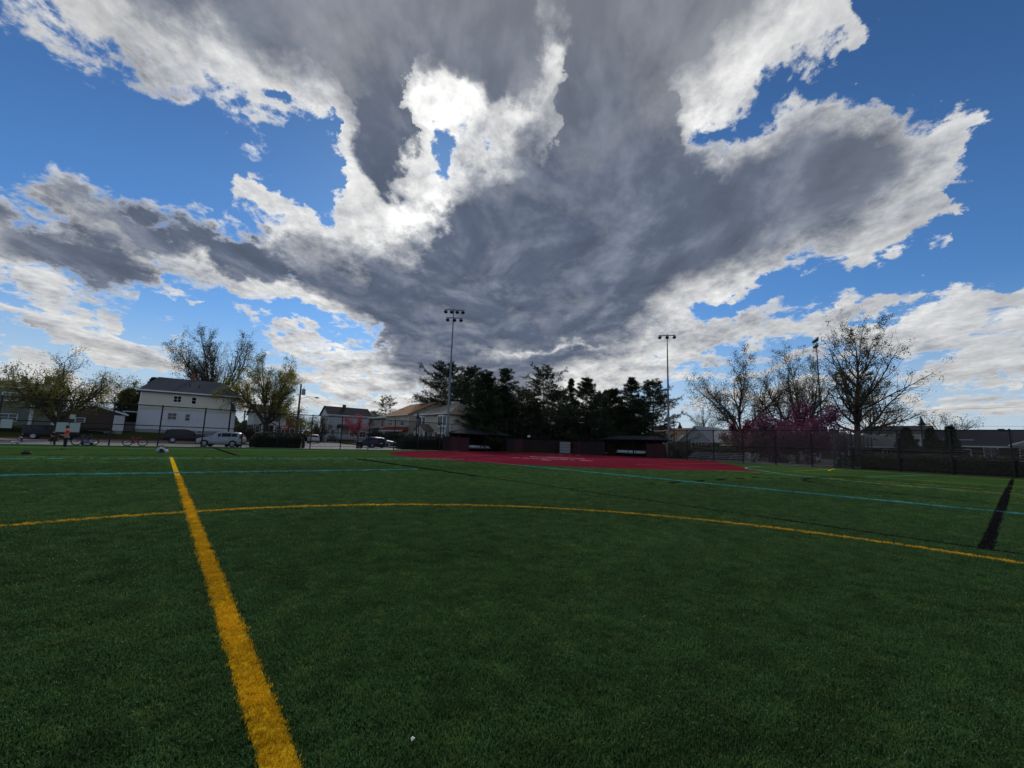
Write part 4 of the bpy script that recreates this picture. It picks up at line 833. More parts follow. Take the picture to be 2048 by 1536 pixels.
        for gx in (c['glass'][0][1] - .15, c['glass'][1][1] - .12): MB().box(gx - L / 2 - .1, min(sg * (at(gx)[4] * .985), sg * (at(gx)[4] + .03)), at(gx)[2] - .12, gx - L / 2 + .08, max(sg * at(gx)[4] * .985, sg * (at(gx)[4] + .03)), at(gx)[2] - .085).build('door_handle', 'black_plastic', t)
    MB().box(L / 2 - .04, -.26, .62, L / 2 + .012, .26, .75).build('number_plate', 'plate', t)
    MB().box(L / 2 - .1, -.7, .34, L / 2 + .02, .7, .52).build('rear_bumper', 'black_plastic' if kind != 'sedan' else paint, t); MB().box(-L / 2 - .02, -.66, .34, -L / 2 + .1, .66, .52).build('front_bumper', 'black_plastic', t)
    return t
car('silver hatchback parked just behind the left fence', 'hatch', 5.05, 54.9, -22, 'paint_silver')
car('black sport utility car parked on the street in front of the clapboard house', 'suv', 2.55, 69.6, 180, 'paint_black')
car('pale blue car parked at the kerb behind the silver hatchback', 'sedan', 6.6, 75.6, 178, 'paint_bluegrey', 0)
car('dark car parked at the far kerb behind the bicycles', 'suv', -10.3, 75.8, 180, 'paint_black')
car('dark grey car cut off at the left edge of the street', 'sedan', -17.4, 74.5, 180, 'paint_grey')
car('white sport utility car parked on the cross street', 'suv', 24.0, 93, -98, 'paint_white')
car('white car parked behind the white sport utility car', 'sedan', 22.4, 102, -95, 'paint_white')
car('black sport utility car parked on the right of the cross street', 'suv', 32.6, 110, 75, 'paint_black')
car('dark car parked farther up the cross street', 'sedan', 34.2, 118, 78, 'paint_black')
car('dark blue hatchback at the corner beside the litter bin', 'hatch', 24.6, 63.2, -72, 'paint_blue')
car('silver grey sedan parked beside the tan houses', 'sedan', 29.6, 71.5, 146, 'paint_bluegrey', .12)
car('white car under the mauve tree nearest the bleachers', 'sedan', 66, 24.0, 88, 'paint_white')
car('white car under the mauve tree beside another white car', 'suv', 66.2, 20.4, 100, 'paint_white')
# ------------------------------------------------------------------ bicycles
def bicycle(label, X, Y, rz, frame, lean=6, z=.01):
    t = thing('bicycle', label, 'bicycle', (X, Y, z), rz, 'bicycles by the fence'); t.rotation_euler.x = R(lean)
    r = .33
    for nm, x in (('rear_wheel', -.52), ('front_wheel', .52)):
        V = []; n, m = 28, 6; F = []
        for i in range(n):
            a = 2 * math.pi * i / n
            for j in range(m): b = 2 * math.pi * j / m; rr = r + .038 * math.cos(b); V.append((rr * math.cos(a), .038 * math.sin(b), rr * math.sin(a)))
        for i in range(n):
            for j in range(m): F.append((i * m + j, i * m + (j + 1) % m, ((i + 1) % n) * m + (j + 1) % m, ((i + 1) % n) * m + j))
        w = MB().add(V, F).build(nm, 'tyre', t, True); w.location = (x, 0, r + .024)
        sp = MB()
        for i in range(12): a = 2 * math.pi * i / 12; sp.tube((0, .03 * (-1) ** i, 0), (r * math.cos(a), 0, r * math.sin(a)), .003, None, 3)
        sp.build('spokes', 'chrome', w); MB().lathe([(.03, -.05), (.03, .05)], 8, (0, 0, 0), 'y').build('hub', 'chrome', w)
    zc = r + .024; bb, st_, hd, sd = (-.08, 0, .30), (-.24, 0, .78), (.33, 0, .74), (-.2, 0, .70)
    MB().tube(bb, st_, .028).tube(bb, (.36, 0, .62), .034).tube(sd, hd, .028).tube((-.52, .05, zc), bb, .013).tube((-.52, -.05, zc), bb, .013).tube((-.52, .05, zc), sd, .012).tube((-.52, -.05, zc), sd, .012).tube((.37, 0, .6), (.31, 0, .86), .024).build('frame', frame, t)
    MB().tube((.36, .05, .62), (.52, .05, zc), .016).tube((.36, -.05, .62), (.52, -.05, zc), .016).build('fork', frame, t)
    MB().path([(.3, -.29, .95), (.33, -.1, .93), (.31, 0, .9), (.33, .1, .93), (.3, .29, .95)], .014).build('handlebar', 'bike_black', t)
    MB().add([(-.38, -.08, .83), (-.38, .08, .83), (-.1, .02, .83), (-.1, -.02, .83), (-.37, -.07, .88), (-.37, .07, .88), (-.1, .015, .86), (-.1, -.015, .86)], [(0, 3, 2, 1), (4, 5, 6, 7), (0, 1, 5, 4), (1, 2, 6, 5), (2, 3, 7, 6), (3, 0, 4, 7)]).build('saddle', 'bike_black', t, True)
    MB().lathe([(.09, -.008), (.09, .008)], 16, (bb[0], .05, bb[2]), 'y').tube((bb[0], .06, bb[2]), (bb[0] + .1, .08, bb[2] - .13), .01).tube((bb[0], -.06, bb[2]), (bb[0] - .1, -.08, bb[2] + .13), .01).build('crank', 'chrome', t)
    return t
bicycle('red bicycle standing against the left fence', -1.75, 52.0, 3, 'bike_red')
bicycle('dark blue bicycle behind the person in orange', -5.0, 51.9, 4, 'bike_blue', 8)
# ------------------------------------------------------------------ people
def skin_mesh(name, m, verts, edges, radii, parent, root=0, sub=1):
    me = bpy.data.meshes.new(name); me.from_pydata(verts, edges, []); me.update()
    o = link_obj(name, me, m, parent); md = o.modifiers.new('Skin', 'SKIN'); md.use_smooth_shade = True
    for i, r in enumerate(radii):
        d = me.skin_vertices[0].data[i]; d.radius = r if isinstance(r, tuple) else (r, r); d.use_root = i == root
    o.modifiers.new('Subdivision', 'SUBSURF').levels = sub; o.modifiers['Subdivision'].render_levels = sub
    return o
def chain(specs):
    V, E, Rr = [], [], []
    for k, (p, r, par) in enumerate(specs):
        V.append(p); Rr.append(r)
        if par is not None: E.append((par, k))
    return V, E, Rr
def person_standing(label, X, Y, rz, h, shirt, shorts):
    t = thing('person', label, 'person', (X, Y, 0), rz, None); s = h / 1.7
    def q(x, y, z): return (x * s, y * s, z * s)
    # faces local -y
    B = [(q(0, 0, .95), (.15 * s, .11 * s), None), (q(0, 0, 1.15), (.145 * s, .10 * s), 0), (q(0, -.01, 1.36), (.17 * s, .11 * s), 1), (q(0, -.01, 1.46), (.06 * s, .06 * s), 2), (q(0, -.03, 1.53), (.085 * s, .095 * s), 3), (q(0, -.035, 1.62), (.085 * s, .1 * s), 4), (q(0, -.03, 1.68), (.05 * s, .06 * s), 5)]
    for sg in (-1, 1):
        b = len(B); B += [(q(sg * .2, 0, 1.38), .06 * s, 2), (q(sg * .24, .03, 1.12), .05 * s, b), (q(sg * .15, -.2, 1.0), .04 * s, b + 1), (q(sg * .1, -.27, 1.03), .038 * s, b + 2)]
        for j, (dx, dz) in enumerate(((.03, .02), (.015, .0), (.0, -.005), (-.012, -.012))): B.append((q(sg * (.08 - .01 * j) + 0, -.34 + .008 * abs(j - 1), 1.035 + dz), .011 * s, b + 3))
        B.append((q(sg * .12, -.31, 1.07), .012 * s, b + 3))
        b = len(B); B += [(q(sg * .1, 0, .86), .09 * s, 0), (q(sg * .11, -.01 * sg, .48), .06 * s, b), (q(sg * .12, .01, .1), .042 * s, b + 1), (q(sg * .13, -.13, .035), .035 * s, b + 2)]
    skin_mesh('body', 'skin', *chain(B), t)
    T = [(q(0, 0, .88), (.17 * s, .125 * s), None), (q(0, 0, 1.15), (.165 * s, .12 * s), 0), (q(0, -.01, 1.37), (.185 * s, .125 * s), 1), (q(0, -.01, 1.43), (.09 * s, .08 * s), 2)]
    for sg in (-1, 1): b = len(T); T += [(q(sg * .21, 0, 1.38), .08 * s, 2), (q(sg * .245, .025, 1.17), .072 * s, b)]
    skin_mesh('shirt', shirt, *chain(T), t)
    P = [(q(0, 0, .92), (.16 * s, .12 * s), None)]
    for sg in (-1, 1): b = len(P); P += [(q(sg * .1, 0, .82), .105 * s, 0), (q(sg * .11, 0, .5), .085 * s, b), (q(sg * .12, .01, .14), .055 * s, b + 1)]
    skin_mesh('trousers', shorts, *chain(P), t)
    for sg in (-1, 1): skin_mesh('shoe', 'bike_black', [q(sg * .12, .05, .05), q(sg * .125, -.06, .045), q(sg * .13, -.17, .04)], [(0, 1), (1, 2)], [.055 * s, .05 * s, .04 * s], t)
    MB().lathe([(.02, 1.755 * s), (.07 * s, 1.74 * s), (.105 * s, 1.69 * s), (.112 * s, 1.63 * s), (.108 * s, 1.58 * s)], 14, (0, -.015 * s, 0)).build('hair', 'hair_dark', t, True)
    for sg in (-1, 1): MB().cbox(sg * .035 * s, -.135 * s, 1.615 * s, .02 * s, .012 * s, .01 * s).build('eye', 'hair_dark', t)
    MB().add([(-.012 * s, -.13 * s, 1.56 * s), (.012 * s, -.13 * s, 1.56 * s), (0, -.155 * s, 1.565 * s), (0, -.13 * s, 1.61 * s)], [(0, 1, 2), (0, 2, 3), (1, 3, 2)]).build('nose', 'skin', t)
    MB().cbox(0, -.133 * s, 1.535 * s, .045 * s, .008 * s, .008 * s).build('mouth', 'sign_red', t)
    return t
person_standing('person in orange red shirt and dark trousers standing on the turf', -4.95, 41.6, -70, 1.58, 'cloth_orange', 'cloth_black')
person_standing('small person in dark clothes standing behind the fence by the bicycles', -7.3, 54.6, 30, 1.2, 'cloth_black', 'cloth_black')
def person_sitting(label, X, Y, rz, s=.85):
    t = thing('person', label, 'person', (X, Y, .05), rz)
    def q(x, y, z): return (x * s, y * s, z * s)
    B = [(q(0, 0, .12), (.16 * s, .13 * s), None), (q(0, .02, .36), (.15 * s, .11 * s), 0), (q(0, 0, .56), (.17 * s, .11 * s), 1), (q(0, -.01, .66), .06 * s, 2), (q(0, -.03, .75), (.085 * s, .095 * s), 3), (q(0, -.03, .86), (.08 * s, .09 * s), 4)]
    for sg in (-1, 1):
        b = len(B); B += [(q(sg * .2, 0, .56), .06 * s, 2), (q(sg * .24, -.08, .34), .048 * s, b), (q(sg * .14, -.28, .3), .038 * s, b + 1)]
        for j in range(4): B.append((q(sg * (.16 - .022 * j), -.37, .3), .011 * s, b + 2))
        B.append((q(sg * .09, -.33, .32), .012 * s, b + 2))
        b = len(B); B += [(q(sg * .12, -.12, .12), .09 * s, 0), (q(sg * .28, -.42, .22), .065 * s, b), (q(sg * .02, -.5, .07), .045 * s, b + 1), (q(sg * -.1, -.56, .05), .04 * s, b + 2)]
    skin_mesh('body', 'skin', *chain(B), t)
    T = [(q(0, 0, .14), (.17 * s, .14 * s), None), (q(0, .02, .36), (.165 * s, .125 * s), 0), (q(0, 0, .57), (.185 * s, .125 * s), 1), (q(0, 0, .63), .085 * s, 2)]
    for sg in (-1, 1): b = len(T); T += [(q(sg * .21, 0, .56), .075 * s, 2), (q(sg * .245, -.07, .36), .062 * s, b)]
    skin_mesh('shirt', 'cloth_purple', *chain(T), t)
    P = [(q(0, 0, .13), (.165 * s, .14 * s), None)]
    for sg in (-1, 1): b = len(P); P += [(q(sg * .13, -.13, .13), .1 * s, 0), (q(sg * .28, -.42, .22), .078 * s, b), (q(sg * .03, -.5, .08), .056 * s, b + 1)]
    skin_mesh('trousers', 'cloth_white', *chain(P), t)
    MB().lathe([(.02, .97 * s), (.07 * s, .96 * s), (.11 * s, .9 * s), (.115 * s, .82 * s), (.1 * s, .74 * s)], 14).build('hair', 'hair_dark', t, True)
person_sitting('person in purple top sitting on the turf edge at far left', -8.65, 51.4, -60)
# ------------------------------------------------------------------ bags and scraps on the turf
def bag(label, X, Y, rz, sx, sy, sz, m, m2):
    t = thing('sports_bag', label, 'bag', (X, Y, .02), rz); V, F = [], []
    n, k = 12, 7
    rnd = random.Random(int(X * 10))
    for i in range(k):
        u = -1 + 2 * i / (k - 1); r = (1 - abs(u) ** 3) ** .5 * .9 + .1
        for j in range(n): a = 2 * math.pi * j / n; V.append((u * sx / 2, r * sy / 2 * math.cos(a) * (1 + rnd.uniform(-.1, .1)), sz / 2 + r * sz / 2 * math.sin(a) * (1 + rnd.uniform(-.1, .1))))
    for i in range(k - 1):
        for j in range(n): F.append((i * n + j, i * n + (j + 1) % n, (i + 1) * n + (j + 1) % n, (i + 1) * n + j))
    F += [tuple(range(n))[::-1], tuple(range((k - 1) * n, k * n))]
    MB().add(V, F).build('body', m, t, True)
    MB().path([(-sx * .22, 0, sz), (-sx * .2, 0, sz * 1.3), (sx * .2, 0, sz * 1.3), (sx * .22, 0, sz)], .02).build('handle', m2, t)
    MB().box(-sx * .2, -sy * .54, sz * .2, sx * .2, -sy * .45, sz * .7).build('pocket', m2, t)
bag('grey and white sports bag lying beyond the end of the yellow line', .1, 36.9, 10, .5, .34, .36, 'bag_grey', 'cloth_black')
bag('white drawstring bag propped against the grey sports bag', .36, 36.5, -50, .26, .24, .26, 'cloth_white', 'cloth_black')
bag('black bag lying on the turf near the left edge', -5.3, 33.2, 10, .42, .24, .14, 'cloth_black', 'cloth_black')
bag('black bag on the ground beneath the blue bicycle', -4.8, 51.2, 5, .9, .4, .28, 'cloth_black', 'bag_grey')
MBs = MB(); V = [(0, 0, .0), (.03, .004, .008), (.042, .022, .004), (.026, .038, .012), (.004, .03, .005), (.02, .018, .016)]
o = MBs.add(V, [(0, 1, 5), (1, 2, 5), (2, 3, 5), (3, 4, 5), (4, 0, 5), (4, 3, 2, 1, 0)]).build('paper_scrap', 'paper'); o.location = (1.1, 2.03, .028); o.scale = (.55, .55, .55); tag(o, 'tiny white paper scrap on the green turf in the foreground', 'litter')
# ------------------------------------------------------------------ vegetation
def tubes_np(P0, P1, R0, R1, sides=4):
    P0, P1 = np.array(P0), np.array(P1); R0, R1 = np.array(R0)[:, None], np.array(R1)[:, None]
    d = P1 - P0; d /= np.linalg.norm(d, axis=1)[:, None] + 1e-9
    up = np.where(np.abs(d[:, 2:3]) > .9, np.array([[1., 0, 0]]), np.array([[0, 0, 1.]])); a = np.cross(d, up); a /= np.linalg.norm(a, axis=1)[:, None]; b = np.cross(d, a)
    n = len(P0); V = np.zeros((n, 2 * sides, 3))
    for i in range(sides):
        an = 2 * math.pi * i / sides; o = a * math.cos(an) + b * math.sin(an); V[:, i] = P0 + o * R0; V[:, sides + i] = P1 + o * R1
    base = (np.arange(n) * 2 * sides)[:, None]
    F = np.concatenate([base + np.array([[i, (i + 1) % sides, sides + (i + 1) % sides, sides + i]]) for i in range(sides)])
    return V.reshape(-1, 3), F
def leaves_np(C, size, rng, aspect=.6, flat=0.0, quad=True):
    n = len(C); d = rng.normal(size=(n, 3)); d[:, 2] *= (1 - flat); d /= np.linalg.norm(d, axis=1)[:, None]
    e = np.cross(d, rng.normal(size=(n, 3))); e /= np.linalg.norm(e, axis=1)[:, None] + 1e-9
    s = (size * rng.uniform(.6, 1.3, n))[:, None]
    V = np.stack([C - d * s * .5, C + e * s * aspect * .5, C + d * s * .5, C - e * s * aspect * .5], 1).reshape(-1, 3)
    return V, np.arange(n * 4).reshape(-1, 4)
def decid(name, label, X, Y, H, spread, seed, fork=.22, limbs=5, lean=(0, 0), leaf='leaf_spring', nleaf=6000, lsize=.13, bark='bark', up=.55, tr=None, z0=0, group='budding street trees', low=0.0, cap=9000, clump=.45, droop=0.0, low_leaf=0.0, exc=False):
    """Trunk, rising limbs, then five orders of thinner branches; leaves sit on the twigs."""
    rng = np.random.default_rng(seed); t = thing(name, label, 'tree', (X, Y, z0), 0, group)
    P0, P1, R0, R1, tips = [], [], [], [], []; tr = tr or H * .02
    L0 = H * (1 - fork)
    todo = []
    q = np.zeros(3); d = np.array([lean[0], lean[1], 1.0]); d /= np.linalg.norm(d); L = H * (fork if not exc else .93)
    nt = 5 if not exc else 16
    for i in range(nt):
        d = d + rng.normal(size=3) * .03; d /= np.linalg.norm(d); q2 = q + d * L / nt; tp = .06 if not exc else .058
        P0.append(q); P1.append(q2); R0.append(tr * (1.3 if i == 0 else 1) * (1 - tp * i)); R1.append(tr * (1 - tp * (i + 1))); q = q2
        if exc and (i + 1) / nt > fork:
            for _ in range(4):
                a = rng.uniform(0, 6.283); k = (i + 1) / nt; rise = rng.uniform(.35, 1.3) + .6 * k
                nd = np.array([math.cos(a), math.sin(a), rise]); nd /= np.linalg.norm(nd)
                todo.append((q2, nd, spread * (1.5 - .7 * k) * rng.uniform(.4, 1.35), tr * .42 * (1.1 - k), 1))
    for i in range(0 if exc else limbs):
        a = 2 * math.pi * (i + rng.uniform(-.3, .3)) / limbs; k = spread / L0 * (rng.uniform(.7, 1.35) if i else .12)
        nd = np.array([math.cos(a) * k + lean[0], math.sin(a) * k + lean[1], 1.0 - low * rng.random()]); nd /= np.linalg.norm(nd)
        todo.append((q - d * rng.uniform(0, L * .3), nd, L0 * rng.uniform(.78, 1.0) * (1 - low * .25), tr * rng.uniform(.42, .6), 1))
    seglen = (0, 9, 6, 4, 3, 2)
    for lev in range(1, 6):                            # one order of branches after the other, thinned evenly to the budget
        room = (cap - len(P0)) * (1.0, .5, .5, .55, 1.0)[lev - 1]
        if lev > 2 and len(todo) * seglen[lev] > room: todo = [todo[i] for i in rng.permutation(len(todo))[:max(1, int(room / seglen[lev]))]]
        nxt = []
        for p, d, L, r, _ in todo:
            n = seglen[lev]; q = p
            for i in range(n):
                d = d + rng.normal(size=3) * (.05 + .045 * lev); d[2] += .05 * up - droop * lev * .03; d /= np.linalg.norm(d)
                q2 = q + d * (L / n); fr = (i + 1) / n; ra, rb = r * (1 - .8 * i / n), r * (1 - .8 * fr)
                P0.append(q); P1.append(q2); R0.append(ra); R1.append(rb); q = q2
                if lev >= 4 or (lev == 3 and fr > .4): tips.append(q2)
                if lev < 5 and (lev > 1 or fr > .2):
                    for _ in range(2):
                        a = rng.normal(size=3); a -= d * a.dot(d); a /= np.linalg.norm(a); nd = d + a * rng.uniform(.5, .95); nd /= np.linalg.norm(nd)
                        nxt.append((q2, nd, L * rng.uniform(.3, .5) * (1.15 - .5 * fr), rb * rng.uniform(.5, .75), lev + 1))
        todo = nxt
    P0, P1, T = np.array(P0), np.array(P1), np.array(tips); R0, R1 = np.array(R0), np.array(R1)
    top = np.percentile(P1[:, 2], 99.7); sc_ = H / top; ax = np.percentile(np.hypot(P1[:, 0], P1[:, 1]), 97.5); sx = spread / max(ax, .1)
    def fit(A):
        A = A.copy(); k = np.clip((A[:, 2] * sc_ - H * fork * .6) / (H * .3), 0, 1); f = 1 + (sx - 1) * k; A[:, 0] *= f; A[:, 1] *= f; A[:, 2] *= sc_; return A
    P0, P1, T = fit(P0), fit(P1), fit(T)
    big = R0 > .04
    V1, F1 = tubes_np(P0[big], P1[big], R0[big], R1[big], 6); V2, F2 = tubes_np(P0[~big], P1[~big], np.maximum(R0[~big], .009), np.maximum(R1[~big], .006), 3)
    npmesh('trunk', np.vstack([V1, V2]), np.vstack([F1, F2 + len(V1)]), bark, t)
    w = np.ones(len(T)) + low_leaf * np.clip(1 - T[:, 2] / (H * .75), 0, 1) * 6; idx = rng.choice(len(T), nleaf, p=w / w.sum())
    V, F = leaves_np(T[idx] + rng.normal(size=(nleaf, 3)) * clump * .5, lsize, rng); npmesh('crown', V, F, leaf, t)
    return t
decid('street_tree', 'bare spreading tree with yellow green leaves low down at far left', -8.9, 67, 10.3, 5.6, 3, .2, 8, (.03, 0), 'leaf_spring', 13000, .16, up=.15, tr=.34, low=.6, low_leaf=2.0, cap=19000)
decid('street_tree', 'broad budding tree rising behind the clapboard house', 6.6, 95, 19.8, 9.2, 12, .3, 9, (.0, 0), 'leaf_olive', 22000, .17, up=.5, tr=.4, low=.7, cap=20000)
decid('street_tree', 'yellow green tree standing at the right end of the clapboard house', 13.2, 80, 13.8, 6.9, 15, .16, 9, (.03, 0), 'leaf_yellow', 26000, .18, up=.35, tr=.36, z0=.9, low=.7, cap=17000)
decid('street_tree', 'small hazy green tree behind the utility pole', 24.5, 106, 7.6, 4.0, 21, .2, 6, (0, 0), 'leaf_olive', 5000, .17, tr=.2, low=.5, cap=4500)
decid('street_tree', 'small leafy bush tree beside the white gabled house', 29.6, 108, 6.0, 2.8, 22, .15, 6, (0, 0), 'leaf_olive', 5000, .17, tr=.14, low=.5, cap=4000)
decid('blossom_tree', 'pink blossoming tree in front of the white gabled house', 34.5, 97, 6.4, 3.6, 31, .25, 6, (0, 0), 'leaf_pink', 4200, .18, 'bark_pale', up=.2, tr=.15, group='blossom trees', low=.4, cap=4500)
decid('street_tree', 'tall budding tree leaning left, nearest the second floodlight pole', 71, 29.6, 17.8, 8.6, 41, .24, 7, (-.02, .04), 'leaf_olive', 14000, .17, up=.3, tr=.34, low=.6, cap=12000)
decid('street_tree', 'tall forked budding tree directly behind the mauve blossom tree', 77, 23.0, 18.6, 8.8, 47, .2, 7, (.0, .05), 'leaf_olive', 15000, .17, up=.5, tr=.38, low=.3, cap=12000)
decid('street_tree', 'tallest dark trunked budding tree at right', 70, 14.5, 19.9, 6.6, 52, .22, 7, (0, .0), 'leaf_olive', 9500, .17, up=.45, tr=.46, exc=True, cap=10500)
decid('street_tree', 'slimmer budding tree behind the tallest one at right', 88, 16.6, 15.4, 6.6, 57, .22, 7, (0, 0), 'leaf_olive', 7500, .18, up=.2, tr=.22, exc=True, cap=9000)
decid('street_tree', 'small round bare tree beyond the pale gable', 128, 64.2, 15.5, 6.4, 61, .35, 7, (0, 0), 'leaf_olive', 2500, .2, up=.3, tr=.3, cap=6000)
decid('street_tree', 'small bare tree behind the brick ranch house', 108, 9.6, 9.6, 4.2, 66, .4, 6, (0, 0), 'leaf_olive', 1800, .18, 'bark_pale', up=.2, tr=.24, cap=5000, low=.2)
decid('blossom_tree', 'large mauve blossom tree behind the right fence', 60.5, 18.6, 7.2, 4.9, 71, .18, 10, (0, .0), 'leaf_mauve', 46000, .19, up=.1, tr=.24, group='blossom trees', low=.95, droop=.35, cap=11000, clump=.7)
decid('blossom_tree', 'maroon leaved tree behind the bleachers end', 61.5, 24.2, 5.4, 3.2, 75, .2, 9, (0, 0), 'leaf_maroon', 18000, .17, up=.2, tr=.16, group='blossom trees', low=.8, droop=.2, cap=6000)
decid('street_tree', 'pale trunked small tree between the garage and the dark spruce', -4.4, 90, 8.6, 3.4, 81, .2, 6, (0, 0), 'leaf_spring', 4500, .17, 'bark_pale', tr=.18, z0=1.2, low=.4, cap=6000)
# pines
def pine(label, X, Y, H, rad, seed, leaf='needle', dens=1.0, bare=.06, shape=1.0, z0=0, group='dark pines behind the backstop', up=.12):
    rng = np.random.default_rng(seed); t = thing('pine_tree', label, 'tree', (X, Y, z0), 0, group)
    P0, P1, R0, R1, C = [], [], [], [], []; tr = H * .016
    p = np.zeros(3); n = 10
    for i in range(n):
        q = np.array([rng.normal() * .04, rng.normal() * .04, H * (i + 1) / n]); P0.append(p); P1.append(q); R0.append(tr * (1 - i / n) + .02); R1.append(tr * (1 - (i + 1) / n) + .015); p = q
    z = H * bare
    while z < H * .985:
        k = z / H; L0 = rad * min(1.0, (1 - k) ** (.85 * shape) * 1.15 + .02) * (.75 + .5 * rng.random())
        nb = int(rng.integers(4, 7)); a0 = rng.uniform(0, 6.28)
        for j in range(nb):
            a = a0 + 6.283 * j / nb + rng.normal() * .2; L = L0 * rng.uniform(.55, 1.18)
            d = np.array([math.cos(a), math.sin(a), up + rng.normal() * .12 + .3 * k ** 2]); b0 = np.array([0, 0, z + rng.normal() * .1]); m = 4
            for i in range(m):
                d[2] += .035; dn = d / np.linalg.norm(d); b1 = b0 + dn * L / m
                P0.append(b0); P1.append(b1); R0.append(.05 * (1 - i / m) * (1.2 - k) + .012); R1.append(.05 * (1 - (i + 1) / m) * (1.2 - k) + .01)
                if i > 0 or L < 1.2:
                    for s_ in range(max(1, int(dens * 3.7 * (.5 + L / 4)))):
                        side = np.cross(dn, [0, 0, 1]) * rng.choice([-1, 1]) + dn * rng.uniform(.2, 1) + np.array([0, 0, rng.normal() * .25]); side /= np.linalg.norm(side); l2 = L * .22 * rng.uniform(.5, 1.3) + .1
                        s0 = b0 + (b1 - b0) * rng.random(); s1 = s0 + side * l2; P0.append(s0); P1.append(s1); R0.append(.014); R1.append(.008)
                        for g in (.55, 1.0): C.append((s0 + (s1 - s0) * g, side))
                b0 = b1
            C.append((b0, dn))
        z += H * rng.uniform(.035, .06) * (1.0 if k < .75 else .7)
    V, F = tubes_np(P0, P1, R0, R1, 4); npmesh('trunk', V, F, 'bark', t)
    c = np.array([q for q, _ in C]); dd = np.array([q for _, q in C]); m = 13; n = len(c)
    D = dd[:, None, :] * .7 + rng.normal(size=(n, m, 3)) * .62; D /= np.linalg.norm(D, axis=2)[..., None]
    e = np.cross(D, rng.normal(size=(n, m, 3))); e /= np.linalg.norm(e, axis=2)[..., None]; Ln = rng.uniform(.16, .36, (n, m, 1)); w = .032
    b = c[:, None, :] + rng.normal(size=(n, m, 3)) * .05
    V = np.stack([b - e * w * .4, b + e * w * .4, b + D * Ln + e * w * .5, b + D * Ln - e * w * .5], 2).reshape(-1, 3)
    npmesh('crown', V, np.arange(len(V)).reshape(-1, 4), leaf, t); return t
def bearing(az, d): a = R(az - YAW); return d * math.sin(a), d * math.cos(a)      # bearing (deg right of view axis) and distance
PINES = [(-8.9, 92, 17.8, 7.4, 1, 'broad dense pine beside the tallest floodlight pole', 2.0, .55), (-5.4, 82, 15.6, 6.0, 2, 'dense pine second from the tallest floodlight pole', 1.9, .6), (-3.2, 76, 11.0, 4.8, 12, 'shorter pine filling the gap third from the tallest floodlight pole', 1.7, .8), (-.9, 76, 14.8, 5.2, 4, 'open branched pine with a tall thin leader behind the left dugout', 1.0, .85), (4.3, 78, 15.2, 6.8, 5, 'widest open pine behind the middle of the backstop', 1.2, .6),
         (8.0, 80, 14.0, 3.4, 6, 'slim spire pine right of the widest open pine', 1.0, 1.1), (10.1, 76, 13.2, 5.4, 7, 'pointed dense pine behind the grey slatted box', 1.6, .85), (13.3, 79, 11.6, 5.2, 8, 'low rounded pine behind the gap before the right dugout', 1.7, .7), (15.9, 78, 13.6, 4.6, 9, 'tall dark pine behind the left half of the right dugout', 1.4, .8), (18.5, 77, 13.0, 5.4, 10, 'last pine with layered branches beside the second floodlight pole', 1.1, .7), (1.7, 84, 12, 5.4, 13, 'pine in the second row behind the backstop corner', 1.5, .7), (6.4, 86, 12, 5.6, 14, 'pine in the second row behind the slim spire pine', 1.6, .7), (11.9, 86, 11.6, 5.4, 15, 'pine in the second row behind the pointed dense pine', 1.6, .7), (-6.8, 96, 15, 6.5, 16, 'pine in the second row behind the dense pine pair', 1.6, .6), (-2.0, 90, 11.5, 5.5, 17, 'pine in the second row left of the open branched pine', 1.5, .7), (16.6, 88, 10.6, 5.0, 18, 'pine in the second row behind the right dugout', 1.5, .7)]
PINES += [(2.9, 82, 9.2, 4.4, 19, 'low young pine behind the backstop left of the slim spire pine', 1.5, .7), (7.4, 83, 9.0, 4.4, 20, 'low young pine behind the backstop in front of the slim spire pine', 1.5, .7), (14.6, 82, 8.6, 4.2, 21, 'low young pine behind the left end of the right dugout', 1.5, .7), (-.2, 90, 10.2, 5.2, 22, 'pine in the back row seen through the open branched pine', 1.4, .7)]
for az, d, H, rad, sd, lab, dn, sh in PINES:
    x, y = bearing(az, d); pine(lab, x, y, H, rad, int(sd) + 100, 'needle', dn, .05, sh)
pine('dense dark pine against the right side of the stucco house', 40.6, 56.9, 12.6, 3.9, 170, 'needle', 2.2, .02, .6); pine('dense dark pine directly behind the left dugout', 45.6, 59.0, 11.4, 4.4, 171, 'needle', 2.0, .02, .7)
x, y = bearing(-16.4, 128); pine('distant round topped pine behind the tan houses', x, y, 13.2, 4.5, 131, 'needle_green', .6, .35, .5, group='other evergreens')
pine('dark spruce between the garage and the clapboard house', -1.9, 89, 8.8, 2.5, 140, 'needle', 1.6, .02, 1.3, 1.2, 'other evergreens', -.1); pine('bushy dark evergreen left of the clapboard house spruce', -4.6, 91, 6.6, 2.9, 141, 'needle_green', 1.6, .02, .8, 1.2, 'other evergreens')
for lab, X, Y, H, rd, sd in (('left one of two dark columnar evergreens by the white fence', 72.5, 10.2, 4.6, 1.3, 150), ('right one of two dark columnar evergreens by the white fence', 72.2, 8.0, 4.4, 1.2, 151), ('slim dark evergreen in front of the ranch house', 73.5, 6.4, 4.8, .9, 152)):
    pine(lab, X, Y, H, rd, sd, 'needle', 2.2, .02, 1.0, .1, 'other evergreens', .5)
pine('pale green palm like conifer top behind the ranch house', 104, -1.0, 8.4, 2.6, 160, 'needle_green', 1.4, .4, .6, .2, 'other evergreens')
